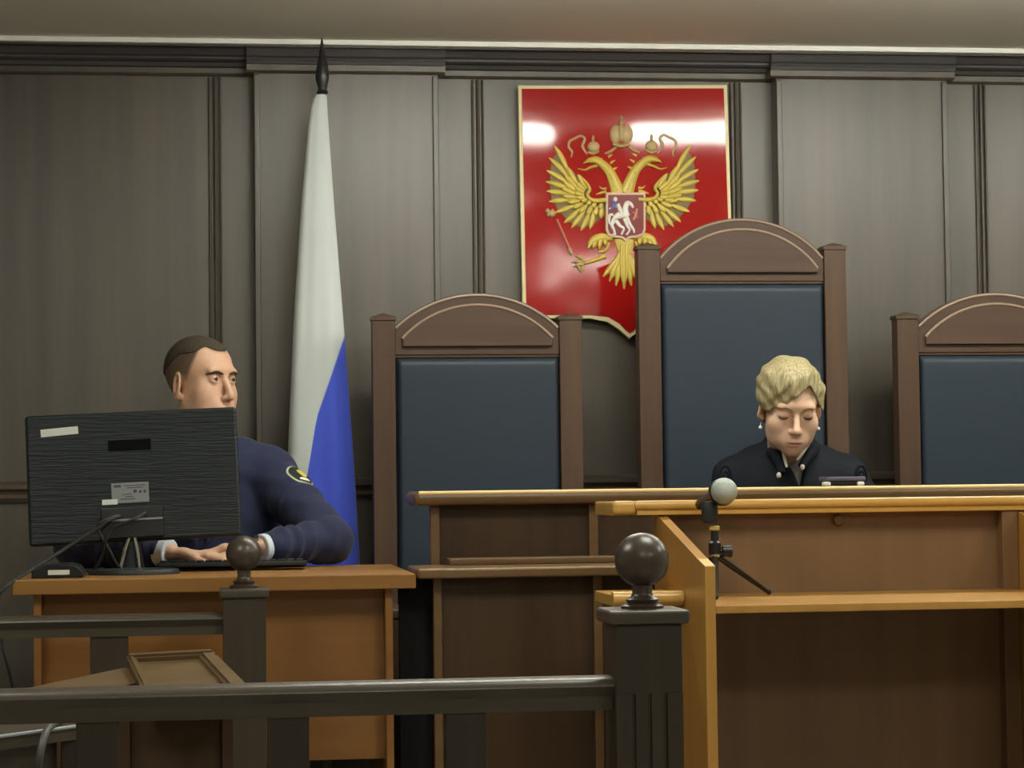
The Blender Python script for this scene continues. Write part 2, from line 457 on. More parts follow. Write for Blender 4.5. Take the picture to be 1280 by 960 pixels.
def high_chair(pxl, pxr, py_post, py_apex, py_spring, py_base, py_leather, label):
    y = CHY
    pm = (pxl+pxr)/2
    xl, xr = X_(pxl, y, py_post), X_(pxr, y, py_post)
    pw = .063
    zp = Z_(py_post, y, pm); za = Z_(py_apex, y, pm); zs = Z_(py_spring, y, pm); zb = Z_(py_base, y, pm); zl = Z_(py_leather, y, pm)
    root = thing('judge_chair', ((xl+xr)/2, y, POD), label, 'chair', 'high backed judge chairs')
    for x in (xl, xr-pw):
        bm = NB(); box(bm, x, x+pw, y, y+.055, POD, zp-.022, .003)
        c = (x+pw/2, y+.0275)
        v = [bm.verts.new((x-.003+dx*(pw+.006), y-.003+dy*.061, zp-.022)) for dx, dy in ((0, 0), (1, 0), (1, 1), (0, 1))]
        v2 = [bm.verts.new((q.co.x, q.co.y, zp-.012)) for q in v]
        t = bm.verts.new((c[0], c[1], zp))
        bm.faces.new(list(reversed(v)))
        for k in range(4):
            bm.faces.new((v[k], v[(k+1) % 4], v2[(k+1) % 4], v2[k])); bm.faces.new((v2[k], v2[(k+1) % 4], t))
        build('back_post', bm, M['chair_wood'], root)
    x0, x1 = xl+pw, xr-pw
    bm = NB(); prism(bm, [(x0, zl+.004)]+arc(x0, x1, zs, za)+[(x1, zl+.004)], 'y', y+.008, y+.046, .003)
    cr = build('crest', bm, M['chair_woodx'], root)
    bm = NB()
    ap = arc(x0+.02, x1-.02, zs-.035, za-.034)
    prism(bm, [(x0+.02, zb)]+ap+[(x1-.02, zb)], 'y', y-.004, y+.009, .004)
    build('crest_panel', bm, M['chair_woodx'], cr)
    bm = NB()
    tube(bm, [(px_, y-.003, pz_) for px_, pz_ in ap], .0042, 8); tube(bm, [(px_, y+.008, pz_-.006) for px_, pz_ in arc(x0+.003, x1-.003, zs, za)], .004, 8)
    build('bead', bm, M['bead'], cr, label='bead with painted light')
    bm = NB(); box(bm, x0, x1, y+.012, y+.05, zl-.004, zl+.02, .003); build('back_rail', bm, M['chair_woodx'], root)
    # upholstered back: a puffed pad
    zb0 = POD+.42
    bm = NB(); n = 24; mlt = 24
    ed = [0, .001, .003, .006, .010, .016]
    gx = np.array([x0+.004+e for e in ed]+list(np.linspace(x0+.05, x1-.05, n-11))+[x1-.004-e for e in ed[::-1]]); gz = np.array([zb0+e for e in ed]+list(np.linspace(zb0+.05, zl-.055, mlt-11))+[zl-.005-e*1.4 for e in ed[::-1]])
    G = []
    for j in range(mlt+1):
        row = []
        for i in range(n+1):
            u = min(gx[i]-gx[0], gx[-1]-gx[i])/.016; v = min(gz[j]-gz[0], gz[-1]-gz[j])/.022
            p_ = (1-(1-min(u, 1))**2)**.5*(1-(1-min(v, 1))**2)**.5 if u > 0 and v > 0 else 0
            row.append(bm.verts.new((gx[i], y+.018-.022*p_, gz[j])))
        G.append(row)
    for j in range(mlt):
        for i in range(n): bm.faces.new((G[j][i], G[j][i+1], G[j+1][i+1], G[j+1][i]))
    box(bm, x0+.002, x1-.002, y+.018, y+.044, zb0, zl-.004, .001)
    build('back_pad', bm, M['leather'], root)
    bm = NB(); box(bm, xl+.006, xr-.006, y-.5, y-.002, POD+.36, POD+.4, .004); build('seat_frame', bm, M['chair_woodx'], root)
    bm = NB(); box(bm, xl+.02, xr-.02, y-.49, y-.005, POD+.4, POD+.46, .022, seg=4); build('seat_cushion', bm, M['leather'], root)
    for x in (xl+.002, xr-pw-.002):
        bm = NB(); box(bm, x, x+pw*.9, y-.5, y-.445, POD, POD+.36, .003); build('front_leg', bm, M['chair_wood'], root)
        bm = NB(); box(bm, x+.004, x+.05, y-.44, y-.002, POD+.62, POD+.65, .008, seg=3)
        box(bm, x+.008, x+.046, y-.44, y-.4, POD+.4, POD+.62, .003); build('armrest', bm, M['chair_wood'], root)
    return root


low = high_chair(465, 727, 390, 366, 407, 433, 445, 'empty high chair with dark leather back, nearest the flag')
big = high_chair(797, 1057, 302, 272, 320, 341, 353, 'tallest carved high chair in the middle, with the robed person seated in it')
lx = X_(1121, CHY, 392) - X_(465, CHY, 390)
copy_thing(low, low.location+Vector((lx, 0, 0)), 'empty high chair at the right end of the row, cut by the picture edge')

# ================================================================== SECRETARY DESK
DY = 5.2
dz1 = Z_(721, DY, 270); dz0 = Z_(740, DY, 270)
dxl = X_(15, DY, 730); dxr = X_(520, DY, 720)
DZ = dz1
root = thing('secretary_desk', ((dxl+dxr)/2, DY+.3, POD), 'orange wood veneer desk carrying the computer monitor, by the flag', 'desk')
bm = NB(); box(bm, dxl, dxr, DY, DY+.68, dz0, dz1, .004); build('desk_top', bm, M['oak_edge'], root)
pxr = X_(492, DY+.03, 850); pxl = X_(42, DY+.03, 850)
for a in (pxl, pxr-.017):
    bm = NB(); box(bm, a, a+.017, DY+.03, DY+.66, POD+.001, dz0, .002); build('side_panel', bm, M['oak'], root)
bm = NB(); box(bm, pxl+.017, pxr-.017, DY+.085, DY+.102, Z_(953, DY+.085, 300), dz0, .001); build('modesty_panel', bm, M['oak'], root)
bm = NB(); box(bm, pxl+.017, pxr-.017, DY+.11, DY+.125, POD+.002, POD+.09, .001); build('plinth', bm, M['bench'], root)

# ================================================================== FENCES
def finial(bm, c, r, zc, zball):
    h = zball-zc
    prof = [(r*.78, 0), (r*.8, h*.07), (r*.55, h*.12), (r*.62, h*.2), (r*.42, h*.26), (r*.36, h*.33), (r*.38, h-r*.92)]
    a0 = -math.asin(.92)
    for k in range(1, 17):
        a = a0+(math.pi/2-a0)*k/16; prof.append((max(r*math.cos(a), 0) if k < 16 else 0, h+r*math.sin(a)))
    lathe(bm, prof, (c[0], c[1], zc), 40)


def fence(name, label, px_post, Y, hw, py_ball, pr, py_cap, py_cap2, cap_hw, py_rail, rail_h, balusters, bw, xleft, flute):
    x = X_(px_post, Y, py_cap)
    s = F/(Y*math.cos(YAW)+x*math.sin(YAW))
    zc1 = Z_(py_cap, Y-cap_hw, px_post); zc0 = Z_(py_cap2, Y-cap_hw, px_post); zb = Z_(py_ball, Y, px_post)
    root = thing(name, (x, Y, 0), label, 'fence')
    bm = NB()
    if flute:
        zf = Z_(868, Y-hw, px_post)
        box(bm, x-hw, x+hw, Y-hw, Y+hw, zf, zc0, .002)
        pts = [(x-hw, Y-hw)]
        for c in (-.022, 0, .022): pts += [(x+c-.0025, Y-hw), (x+c-.001, Y-hw+.003), (x+c+.001, Y-hw+.003), (x+c+.0025, Y-hw)]
        pts += [(x+hw, Y-hw), (x+hw, Y+hw), (x-hw, Y+hw)]
        prism(bm, pts, 'z', 0, zf+.001)
    else: box(bm, x-hw, x+hw, Y-hw, Y+hw, 0, zc0, .002)
    post = build('post', bm, M['railz'], root)
    bm = NB(); box(bm, x-cap_hw, x+cap_hw, Y-cap_hw, Y+cap_hw, zc0, zc1, .005, seg=3); build('post_cap', bm, M['rail'], post)
    bm = NB(); finial(bm, (x, Y), pr, zc1-.001, zb); build('ball_finial', bm, M['ball'], post, angle=50)
    zr1 = Z_(py_rail, Y-.03, px_post); zr0 = zr1-rail_h
    prof = [(-.016, 0), (.016, 0), (.016, .016), (.02, .02), (.026, .026), (.032, .033), (.03, .04), (.02, .045), (-.02, .045), (-.03, .04), (-.032, .033), (-.026, .026), (-.02, .02), (-.016, .016)]
    k = rail_h/.045
    bm = NB(); prism(bm, [(Y+a*k, zr0+b*k) for a, b in prof], 'x', xleft, x-hw+.001); build('top_rail', bm, M['rail'], root, angle=50)
    bm = NB(); box(bm, xleft, x-hw+.001, Y-.018, Y+.018, .12, .16, .003); build('bottom_rail', bm, M['rail'], root)
    for px in balusters:
        bx = X_(px, Y, 900); bm = NB(); box(bm, bx-bw/2, bx+bw/2, Y-.012, Y+.012, .158, zr0+.002, .002); build('baluster', bm, M['railz'], root)
    bm = NB(); box(bm, xleft-.05, xleft, Y-.04, Y+.04, 0, zr1+.05, .003); build('post', bm, M['railz'], root)
    return root


fence('courtroom_fence', 'dark wooden rail fence with a large ball topped post, closest to the viewer', 803, 3.17, .046, 700, .0378, 763, 781, .056, 846, .045, [-118, 122, 360, 581], .056, -1.1, True)
fence('desk_fence', 'dark wooden rail fence with a small ball topped post, in front of the desk', 305, 5.03, .0455, 692, .0385, 736, 748, .053, 766, .046, [-97, 137], .08, -1.2, False)

# ================================================================== LECTERN
LF, LR = 4.18, 4.65
lx0 = X_(883, LF, 850); lx0b = lx0+.02
rx0 = X_(1266, LR, 660); rx1 = rx0+.02
root = thing('witness_lectern', ((lx0+rx0)/2, LR, 0), 'honey coloured wooden lectern with sloping side panels, open shelf and microphone', 'lectern')
zf = Z_(708, LF, 888); zs1 = Z_(756, LF, 960); zs0 = zs1-.015
zt0 = Z_(644, LR-.04, 830); zt1 = Z_(624, LR-.04, 830)
for nm, a, b in (('side_panel', lx0, lx0b), ('side_panel', rx0, rx1)):
    bm = NB(); prism(bm, [(LF, 0), (LF, zf), (LR-.02, zt0), (LR+.02, zt0), (LR+.02, 0)], 'x', a, b, .0015); sp_ = build(nm, bm, M['lect'], root)
    bm = NB(); prism(bm, [(LF-.001, zf-.001), (LF-.001, zf+.001), (LR-.045, zt0-.012), (LR-.045, zt0-.016)], 'x', a+.0005, b-.0005); build('lit_edge_strip', bm, M['lit_edge'], sp_, label='raw edge with painted light')  # raw edge, its colour paled to paint the light on the slope
bm = NB(); box(bm, lx0b, rx0, LF+.002, LR, zs0, zs1, .002); build('shelf', bm, M['lect'], root)
bm = NB(); box(bm, lx0b, rx0, LR, LR+.016, .05, zt0, .001); build('back_panel', bm, M['lect_back'], root)
bm = NB(); box(bm, rx0-.035, rx0-.001, LR-.035, LR-.001, .05, zt0, .002); build('corner_post', bm, M['lect_back'], root)
tx = X_(765, LR-.04, 635)
bm = NB(); box(bm, tx, rx1+.1, LR-.03, LR+.17, zt0, zt1-.004, .004)
box(bm, tx, tx+.05, LR-.045, LR-.02, zt0+.001, zt1-.002, .01, seg=4)
box(bm, tx+.05, rx1+.1, LR-.04, LR-.02, zt0, zt0+.02, .003)
build('top_board', bm, M['lectx'], root)
bm = NB(); nx = X_(799, LR-.04, 630)
rn = .0105
tube(bm, [(nx-.012, LR-.036, zt1-rn-.002), (nx-.009, LR-.036, zt1-rn-.002), (nx, LR-.036, zt1-rn-.002), (rx1+.1, LR-.036, zt1-rn-.002)], [.004, .009, rn, rn], 16)
build('nosing', bm, M['lectx'], root)
# small side ledge with a rounded nose, left of the side panel
sy = 4.38; sx = X_(765, sy, 748); zc = Z_(748, sy, 810)
bm = NB(); box(bm, sx, lx0-.0005, sy, sy+.2, zc-.014, zc+.008, .003)
build('side_ledge', bm, M['lectx'], root)
bm = NB(); tube(bm, [(sx, sy-.004, zc), (lx0-.006, sy-.004, zc), (lx0-.001, sy-.004, zc), (lx0+.003, sy-.004, zc)], [.0145, .0145, .013, .006], 18); build('ledge_nosing', bm, M['lectx'], root)
bm = NB(); kx = P(1048, 650, LR-.008); lathe(bm, [(.012, 0), (.012, .008), (.009, .014), (0, .016)], (0, 0, 0), 20, Matrix.Translation(kx+Vector((0, .008, 0))) @ Matrix.Rotation(math.pi/2, 4, 'X')); build('knob', bm, M['lect_back'], root)

# ================================================================== MICROPHONE
MY = 4.47
hc = P(905, 614, MY-.03)
mb = P(893, 700, MY)
root = thing('microphone', (mb.x, mb.y, zs1), 'microphone with a round grey mesh head on a small black tripod on the lectern', 'microphone')
bm = NB(); ball(bm, hc, .0262, 28); hd = build('grille_head', bm, None or newmat('mic_mesh', (164, 172, 162), .45, .5, .3), root)
mmesh = hd.data.materials[0]
tc = nd(mmesh, 'ShaderNodeTexCoord'); mp = nd(mmesh, 'ShaderNodeMapping'); vo = nd(mmesh, 'ShaderNodeTexVoronoi'); vo.inputs['Scale'].default_value = 420
lk(mmesh, tc.outputs['Object'], vo.inputs['Vector']); bump(mmesh, vo.outputs['Distance'], .5, .002)
ax = (P(880, 628, MY+.09)-hc).normalized()
bm = NB()
q = ax.to_track_quat('Z', 'Y').to_matrix().to_4x4()
lathe(bm, [(.0262, 0), (.027, .003), (.027, .012), (.0245, .016), (.016, .03), (.013, .06), (.0115, .13), (.010, .145), (0, .148)], (0, 0, 0), 28, Matrix.Translation(hc+ax*.004) @ q)
build('mic_body', bm, M['plastic2'], root)
ct = P(887, 640, MY+.0)
bm = NB(); T = Matrix.Translation(ct)
lathe(bm, [(.012, -.022), (.0155, -.015), (.0165, .0), (.0165, .012), (.013, .02), (0, .022)], ct, 20); build('mic_clip', bm, M['plastic'], root)
bm = NB(); cz = P(893, 661, MY); lathe(bm, [(.009, 0), (.011, .002), (.011, .008), (.009, .01)], (cz.x, cz.y, cz.z-.004), 18); build('collar', bm, M['gold'], root)
bm = NB(); hub = P(893, 694, MY)
lathe(bm, [(.008, 0), (.012, .002), (.0125, .024), (.008, .028), (.0075, cz.z-hub.z+.004)], (cz.x, cz.y, hub.z), 18); build('stem', bm, M['plastic2'], root)
bm = NB(); kp = P(908, 689, MY); tube(bm, [(cz.x, cz.y, kp.z), (kp.x-.008, cz.y, kp.z), (kp.x-.008, cz.y, kp.z), (kp.x+.01, cz.y, kp.z)], [.004, .004, .011, .012], 16); build('tension_knob', bm, M['plastic2'], root)
hb = Vector((cz.x, cz.y, hub.z+.002))
bm = NB(); ball(bm, hb, .012, 18, (1, 1, .8)); build('leg_hub', bm, M['chrome'], root)
for e in (Vector((P(961, 742, 4.575).x, 4.575, zs1+.004)), Vector((cz.x-.03, MY+.09, zs1+.004)), Vector((X_(895, MY-.07, 745), MY-.07, zs1+.004))):
    bm = NB(); d = e-hb; tube(bm, [hb+d*.06, hb+d*.25, hb+d*.6, e], [.006, .0065, .0052, .004], 10)
    lg = build('tripod_leg', bm, M['plastic2'], root)
    bm = NB(); ball(bm, e+Vector((0, 0, .0015)), .0055, 12); build('rubber_foot', bm, M['rubber'], lg)

# ================================================================== MONITOR AND DESK THINGS
MOY = 5.47
c = P(167, 595, MOY)
root = thing('computer_monitor', (c.x, MOY+.03, DZ), 'black computer monitor seen from behind, with a grey label and cables', 'monitor')
MT = Matrix.Translation(c) @ Matrix.Rotation(math.radians(-2.2), 4, 'Y') @ Matrix.Rotation(math.radians(-4), 4, 'X')
sc_ = F/(MOY*math.cos(YAW)+c.x*math.sin(YAW)); mw, mh = 262/sc_/2, 163/sc_/2
mplas = newmat('ribbed_black_plastic', (22, 29, 32), .42, .38)
wn = noise(mplas, 60, (.25, .25, 4.0), 3); bump(mplas, wn.outputs[0], .55, .005)
bm = NB()
box(bm, -mw, mw, 0, .03, -mh, mh, .008, MT, 3)
bk = build('back_cover', bm, mplas, root)
bm = NB(); box(bm, -mw+.004, mw-.004, .028, .036, -mh+.004, mh-.004, .002, MT); build('screen', bm, M['plastic2'], root)
kx = lambda px, py: ((px-167)/sc_, -(py-595)/sc_)


def mrect(bm, px0, px1, py0, py1, d0, d1, bev=.001, rot=0):
    x0, zz1 = kx(px0, py0); x1, zz0 = kx(px1, py1)
    cx, cz_ = (x0+x1)/2, (zz0+zz1)/2
    T = MT @ Matrix.Translation((cx, 0, cz_)) @ Matrix.Rotation(math.radians(rot), 4, 'Y')
    box(bm, x0-cx, x1-cx, d0, d1, zz0-cz_, zz1-cz_, bev, T)


bm = NB(); mrect(bm, 137, 190, 549, 563, -.0006, .004, .0004); build('handle_recess', bm, newmat('recess_shade', (9, 10, 11), .8, .1), bk)  # flat plate, its near-black colour paints the shade of the recess
bm = NB(); mrect(bm, 55, 101, 530.5, 540, -.001, .002, .0003, -3); build('asset_sticker', bm, M['sticker'], bk, label='white sticker strip')
bm = NB(); mrect(bm, 139, 185, 603, 628, -.0012, .002, .0003); lb = build('rating_label', bm, M['plate'], bk, label='grey rating label')
bm = NB()
for a in ((142, 151, 605.5, 608.5), (155, 181, 606, 607), (158, 178, 609, 610), (166, 170, 612, 616), (173, 176, 613, 616.5), (178.5, 181.5, 613, 616.5), (152, 164, 617, 618), (156, 166, 620, 621), (150, 168, 623, 624)):
    mrect(bm, *a, -.0016, -.0004, 0)
build('label_print', bm, M['ink'], lb)
bm = NB(); mrect(bm, 127, 146, 623, 629.5, -.0016, .002, .0003); build('barcode_sticker', bm, M['sticker'], bk)
bm = NB(); mrect(bm, 125, 201, 634, 672, -.012, .004, .003); hb_ = build('port_housing', bm, M['plastic2'], bk)
bm = NB(); mrect(bm, 127, 201, 648.5, 651, -.0155, -.011, .0006); build('port_strip', bm, M['plate'], hb_)
b0 = P(164, 664, MOY-.004)
bm = NB(); tube(bm, [(b0.x, MOY+.012, b0.z+.03), (b0.x, MOY+.012, b0.z-.02), (b0.x, MOY+.02, DZ+.012)], [.024, .019, .03], 18); build('stand_neck', bm, M['plastic'], root)
bm = NB()
for dx, e in ((-.004, -.02), (.008, .01)): tube(bm, [(b0.x+dx, MOY-.01, b0.z-.012), (b0.x+dx+e*.5, MOY-.012, b0.z-.04), (b0.x+dx+e, MOY-.01, DZ+.014)], .0045, 10)
build('stand_clip', bm, M['chrome'], root)
bx0, bx1 = X_(107, MOY-.1, 717), X_(224, MOY-.1, 717)
bm = NB(); T = Matrix.Translation(((bx0+bx1)/2, MOY-.01, DZ+.0005)) @ Matrix.Diagonal(((bx1-bx0)/2, .09, 1, 1))
lathe(bm, [(1, 0), (1, .006), (.97, .011), (.5, .014), (0, .015)], (0, 0, 0), 44, T); build('stand_base', bm, M['plastic'], root)
# cables plugged into the monitor
for nm, pts, r, lab, mt in (
    ('monitor_cable', [P(150, 645, MOY-.02), P(137, 650, MOY-.045), P(126, 658, MOY-.05), P(105, 671, MOY-.06), P(75, 690, MOY-.09), P(40, 712, MOY-.2), P(8, 733, MOY-.29), P(-3, 752, MOY-.3), P(2, 800, MOY-.3), P(17, 862, MOY-.3), P(25, 935, MOY-.3)], .0042, 'thick black cable running from the monitor down over the left end of the desk', 'rubber'),
    ('monitor_cable', [P(182, 641, MOY-.022), P(170, 648, MOY-.05), P(160, 652, MOY-.055), P(140, 662, MOY-.05), P(133, 676, MOY-.05), P(127, 697, MOY-.03), P(116, 713, MOY-.01), P(100, 714, MOY+.02)], .0035, 'black cable curling from the ports to the desk, beside the stand', 'rubber'),
    ('monitor_cable', [P(146, 644, MOY-.02), P(128, 652, MOY-.04), P(122, 660, MOY-.04), P(128, 672, MOY-.045), P(138, 690, MOY-.04), P(148, 708, MOY-.02), P(160, 712, MOY+.05)], .0035, 'black cable crossing the other two below the ports', 'rubber')):
    for k in range(len(pts)):
        if pts[k].y > DY and pts[k].z < DZ+.005 and k > 2 and pts[k].x > dxl: pts[k].z = DZ+.005
    bm = NB(); tube(bm, smooth_path(pts), r, 8)
    props(build(nm, bm, M[mt], base=pts[-1]), lab, 'cable', 'cables of the monitor')
# small black device with a sticker
d0, d1 = X_(40, DY+.09, 712), X_(104, DY+.09, 712)
root = thing('desk_device', ((d0+d1)/2, DY+.13, DZ), 'small flat black box with a white sticker on the left end of the desk', 'device')
bm = NB(); pr_ = [(d0, DZ+.0005), (d1, DZ+.0005), (d1+.004, DZ+.01), (d1-.01, DZ+.026), (d1-.03, DZ+.032), (d0+.04, DZ+.03), (d0+.006, DZ+.024), (d0, DZ+.018)]
prism(bm, pr_, 'y', DY+.07, DY+.2, .004); bd = build('case', bm, M['plastic2'], root)
bm = NB(); box(bm, X_(60, DY+.07, 714), X_(87, DY+.07, 714), DY+.0688, DY+.072, DZ+.008, DZ+.0185, 0); build('sticker', bm, M['sticker'], bd)
# keyboard
k0, k1 = X_(196, 5.57, 708), X_(384, 5.57, 708)
root = thing('keyboard', ((k0+k1)/2, 5.64, DZ), 'black keyboard lying on the desk under the hands', 'keyboard')
KT = Matrix.Translation(((k0+k1)/2, 5.64, DZ+.011)) @ Matrix.Rotation(math.radians(-4), 4, 'X')
hw_ = (k1-k0)/2
bm = NB(); box(bm, -hw_, hw_, -.07, .07, -.005, .007, .003, KT); kb = build('case', bm, M['plastic2'], root)
bm = NB()
for j in range(5):
    for i in range(16):
        ww = 2*hw_/16.6; x0 = -hw_+.007+i*ww
        box(bm, x0, x0+ww-.003, -.06+j*.024, -.04+j*.024, .0065, .0115, .0015, KT, 1)
build('keys', bm, M['plastic2'], kb)

# object on the bench cap
o0, o1 = X_(1031, BY+.02, 600), X_(1081, BY+.02, 600)
root = thing('pencil_case', ((o0+o1)/2, BY+.05, bz1), 'flat dark case on two white feet, lying on the bench cap board', 'case')
zz = bz1
bm = NB(); box(bm, o0, o1, BY+.01, BY+.08, zz+.012, zz+.023, .003); build('lid', bm, newmat('case_grey', (92, 90, 104), .3, .5), root)
bm = NB(); box(bm, o0+.006, o1-.012, BY+.016, BY+.075, zz+.0005, zz+.012, .002); build('body', bm, M['plastic2'], root)
for a in (o0-.006, o1-.022):
    bm = NB(); box(bm, a, a+.018, BY+.008, BY+.03, zz+.0005, zz+.0105, .003); build('foot', bm, M['sticker'], root)

# ================================================================== READING TABLE BETWEEN THE FENCES
T1, T2 = P(157, 816, 4.15), P(266, 810, 4.1)
B1, B2 = P(187, 878, 3.85), P(330, 873, 3.81)
root = thing('reading_table', ((T1.x+B2.x)/2, 3.9, 0), 'small wooden reading table with a tilted framed top, behind the near fence', 'table')


def quad(u, v, n=0):
    a = T1.lerp(T2, u); b = B1.lerp(B2, u); p = a.lerp(b, v)
    nn = (T2-T1).cross(B1-T1).normalized()
    if nn.z < 0: nn = -nn
    return p + nn*n


def slab(bm, u0, u1, v0, v1, n0, n1, bev=.002):
    vs = [bm.verts.new(quad(u, v, n)) for u in (u0, u1) for v in (v0, v1) for n in (n0, n1)]
    q_ = [(0, 1, 3, 2), (4, 6, 7, 5), (0, 4, 5, 1), (2, 3, 7, 6), (0, 2, 6, 4), (1, 5, 7, 3)]
    fs = [bm.faces.new([vs[i] for i in f]) for f in q_]
    bmesh.ops.bevel(bm, geom=list({e for f in fs for e in f.edges}), offset=bev, segments=2, affect='EDGES')


bm = NB(); slab(bm, .08, .82, .05, .98, -.028, -.012); tp = build('top_panel', bm, M['table'], root)
bm = NB()
slab(bm, 0, 1, 0, .07, -.03, 0, .005); slab(bm, 0, .1, .06, 1, -.03, 0, .005); slab(bm, .8, 1, .06, 1, -.03, 0, .006); slab(bm, 0, 1, .96, 1.03, -.03, 0, .005)
build('top_frame', bm, M['table'], root)
W1, W2 = P(20, 863, 4.0), P(158, 834, 4.14)
bm = NB()
va = [W1, W2, W2+Vector((.02, -.1, -.02)), W1+Vector((.02, -.1, -.02))]
lo_ = [bm.verts.new(v+Vector((0, 0, -.06))) for v in va]; hi_ = [bm.verts.new(v) for v in va]
bm.faces.new(lo_); bm.faces.new(hi_)
for k in range(4): bm.faces.new((lo_[k], lo_[(k+1) % 4], hi_[(k+1) % 4], hi_[k]))
build('side_wing', bm, M['table'], root)
pa, pb = X_(148, 3.98, 920), X_(292, 3.98, 920)
bm = NB(); box(bm, pa+.02, pb-.02, 3.98, 3.998, .06, .765, .002); build('front_panel', bm, M['bench'], root)
for a in (pa, pb-.02):
    bm = NB(); box(bm, a, a+.02, 3.97, 4.1, 0, .768, .002); build('leg_panel', bm, M['bench'], root)
p = W1+Vector((.06, -.05, 0)); bm = NB(); box(bm, p.x-.018, p.x+.018, p.y-.018, p.y+.018, 0, p.z-.05, .003); build('leg', bm, M['bench'], root)

# dark table and cable at the lower left corner
A, B = P(-10, 927, 3.45), P(112, 900, 3.6)
zt = (A.z+B.z)/2; A.z = B.z = zt
B = P(112, 900, 3.6); B = Vector((B.x, 3.6, zt)); A = Vector((A.x, 3.44, zt))
dirv = (A-B).normalized(); side = Vector((-dirv.y, dirv.x, 0));
if side.y < 0: side = -side
root = thing('side_table', (A.x-.2, 3.7, 0), 'dark table with a pale metal edge behind the near fence, at the lower left', 'table')
C0 = B; C1 = B+dirv*.3; C2 = C1+side*.26; C3 = C0+side*.26


def hslab(bm, pts, z0, z1):
    a = [bm.verts.new((p.x, p.y, z0)) for p in pts]; b = [bm.verts.new((p.x, p.y, z1)) for p in pts]
    bm.faces.new(a); bm.faces.new(b)
    for k in range(4): bm.faces.new((a[k], a[(k+1) % 4], b[(k+1) % 4], b[k]))


bm = NB(); hslab(bm, [C0, C1, C2, C3], zt-.02, zt); build('table_top', bm, M['railz'], root)
bm = NB(); tube(bm, [C0-side*.002, C1-side*.002], .0028, 8); build('edge_strip', bm, M['plate'], root)
bm = NB(); hslab(bm, [C0+side*.03+dirv*.04, C1+side*.03-dirv*.04, C1+side*.045-dirv*.04, C0+side*.045+dirv*.04], .1, zt-.02); build('front_panel', bm, M['railz'], root)
for p in (C0, C1, C2, C3):
    q_ = p.lerp((C0+C2)/2, .12); bm = NB(); box(bm, q_.x-.018, q_.x+.018, q_.y-.018, q_.y+.018, 0, zt-.02, .002); build('leg', bm, M['railz'], root)
Yc = 3.4
pts = [P(80, 902, 3.66), P(70, 903, 3.58), P(62, 909, 3.5), P(55, 922, 3.45), P(50, 945, 3.43), P(47, 975, 3.43), P(46, 1040, 3.43)]
for p in pts[:2]: p.z = max(p.z, zt+.006)
bm = NB(); tube(bm, smooth_path(pts), .0055, 10)
props(build('grey_cable', bm, M['grey_cable'], base=pts[-1]), 'grey cable looping over the edge of the dark table at the lower left', 'cable')

# ================================================================== FLAG
FY = 6.52
root = thing('flag_on_pole', (X_(403, FY, 117), FY, POD), 'furled white, blue and red flag on a pole with a dark spear tip', 'flag')
ft = P(403, 117, FY); tip = P(403, 45, FY)
bm = NB(); tube(bm, [(ft.x, FY, POD+.03), (ft.x, FY, ft.z)], .0125, 14); build('pole', bm, M['railz'], root)
bm = NB(); lathe(bm, [(.14, 0), (.14, .012), (.1, .02), (.03, .028), (.02, .06), (.016, .08)], (ft.x, FY, POD+.0005), 32); build('stand_base', bm, M['plastic'], root)
h = tip.z-ft.z
bm = NB(); lathe(bm, [(.013, -.002), (.017, .004), (.012, .01), (.0125, h*.1), (.0195, h*.26), (.018, h*.4), (.0115, h*.6), (.006, h*.78), (.003, h*.92), (0, h)], (ft.x, FY, ft.z), 24)
build('spear_finial', bm, newmat('dark_finial', (44, 44, 44), .35, .5, .3), root)
ys = np.array([119, 124, 135, 160, 260, 400, 560, 640, 712, 800, 880]); Ls = np.array([394, 391, 388, 385, 376, 367, 360, 358, 357, 357, 358]); Rs = np.array([408.5, 409, 409.5, 411, 418, 429, 441, 446, 450, 454, 456])
nz, na = 150, 72
Vv = []; st = []
for j in range(nz):
    py = 119+(880-119)*j/(nz-1); L = np.interp(py, ys, Ls); R = np.interp(py, ys, Rs)
    t = j/(nz-1)
    cpx = (L+R)/2; a = (R-L)/2
    cw = P(cpx, py, FY); aw = a/F*FY
    amp = .02+.06*min(1, t*2.5)
    for k in range(na):
        ph = 2*math.pi*k/na
        f_ = 1+amp*(math.sin(5*ph+1.2+1.5*t)+.6*math.sin(8*ph-2.2*t+.5))*(.35+.65*abs(math.sin(ph)))
        cx_ = math.cos(ph)*(1 + .25*(f_-1)); sy_ = math.sin(ph)*f_
        x = cw.x+aw*cx_; y = FY-max(.5*aw, .016)*sy_*1.05
        Vv.append((x, y, cw.z)); st.append(py-np.interp(cpx+a*cx_, [355, 366, 376, 384, 395, 413, 431, 440, 455], [780, 700, 635, 590, 522, 470, 418, 400, 380]))
Fc = []
for j in range(nz-1):
    for k in range(na): Fc.append((j*na+k, j*na+(k+1) % na, (j+1)*na+(k+1) % na, (j+1)*na+k))
fm = newmat('flag_cloth', (225, 225, 220), .75, .25); fm.node_tree.nodes['Principled BSDF'].inputs['Sheen Weight'].default_value = .2
at = nd(fm, 'ShaderNodeAttribute', attribute_name='stripe')
mr = nd(fm, 'ShaderNodeMapRange'); mr.inputs['From Min'].default_value = -400; mr.inputs['From Max'].default_value = 400
lk(fm, at.outputs['Fac'], mr.inputs['Value'])
r_ = ramp(fm, mr.outputs[0], [(.498, (200, 206, 204)), (.504, (70, 90, 208)), (.905, (70, 90, 208)), (.91, (170, 30, 34))])
lk(fm, r_.outputs[0], fm.node_tree.nodes['Principled BSDF'].inputs['Base Color'])
raw_mesh('flag_cloth', Vv, Fc, fm, root, attrs={'stripe': st})

# ================================================================== COAT OF ARMS
EY = 6.70
root = thing('coat_of_arms', P(780, 400, EY), 'red shield panel with a gold double headed eagle hung on the wall', 'emblem')
root.location.y = EY


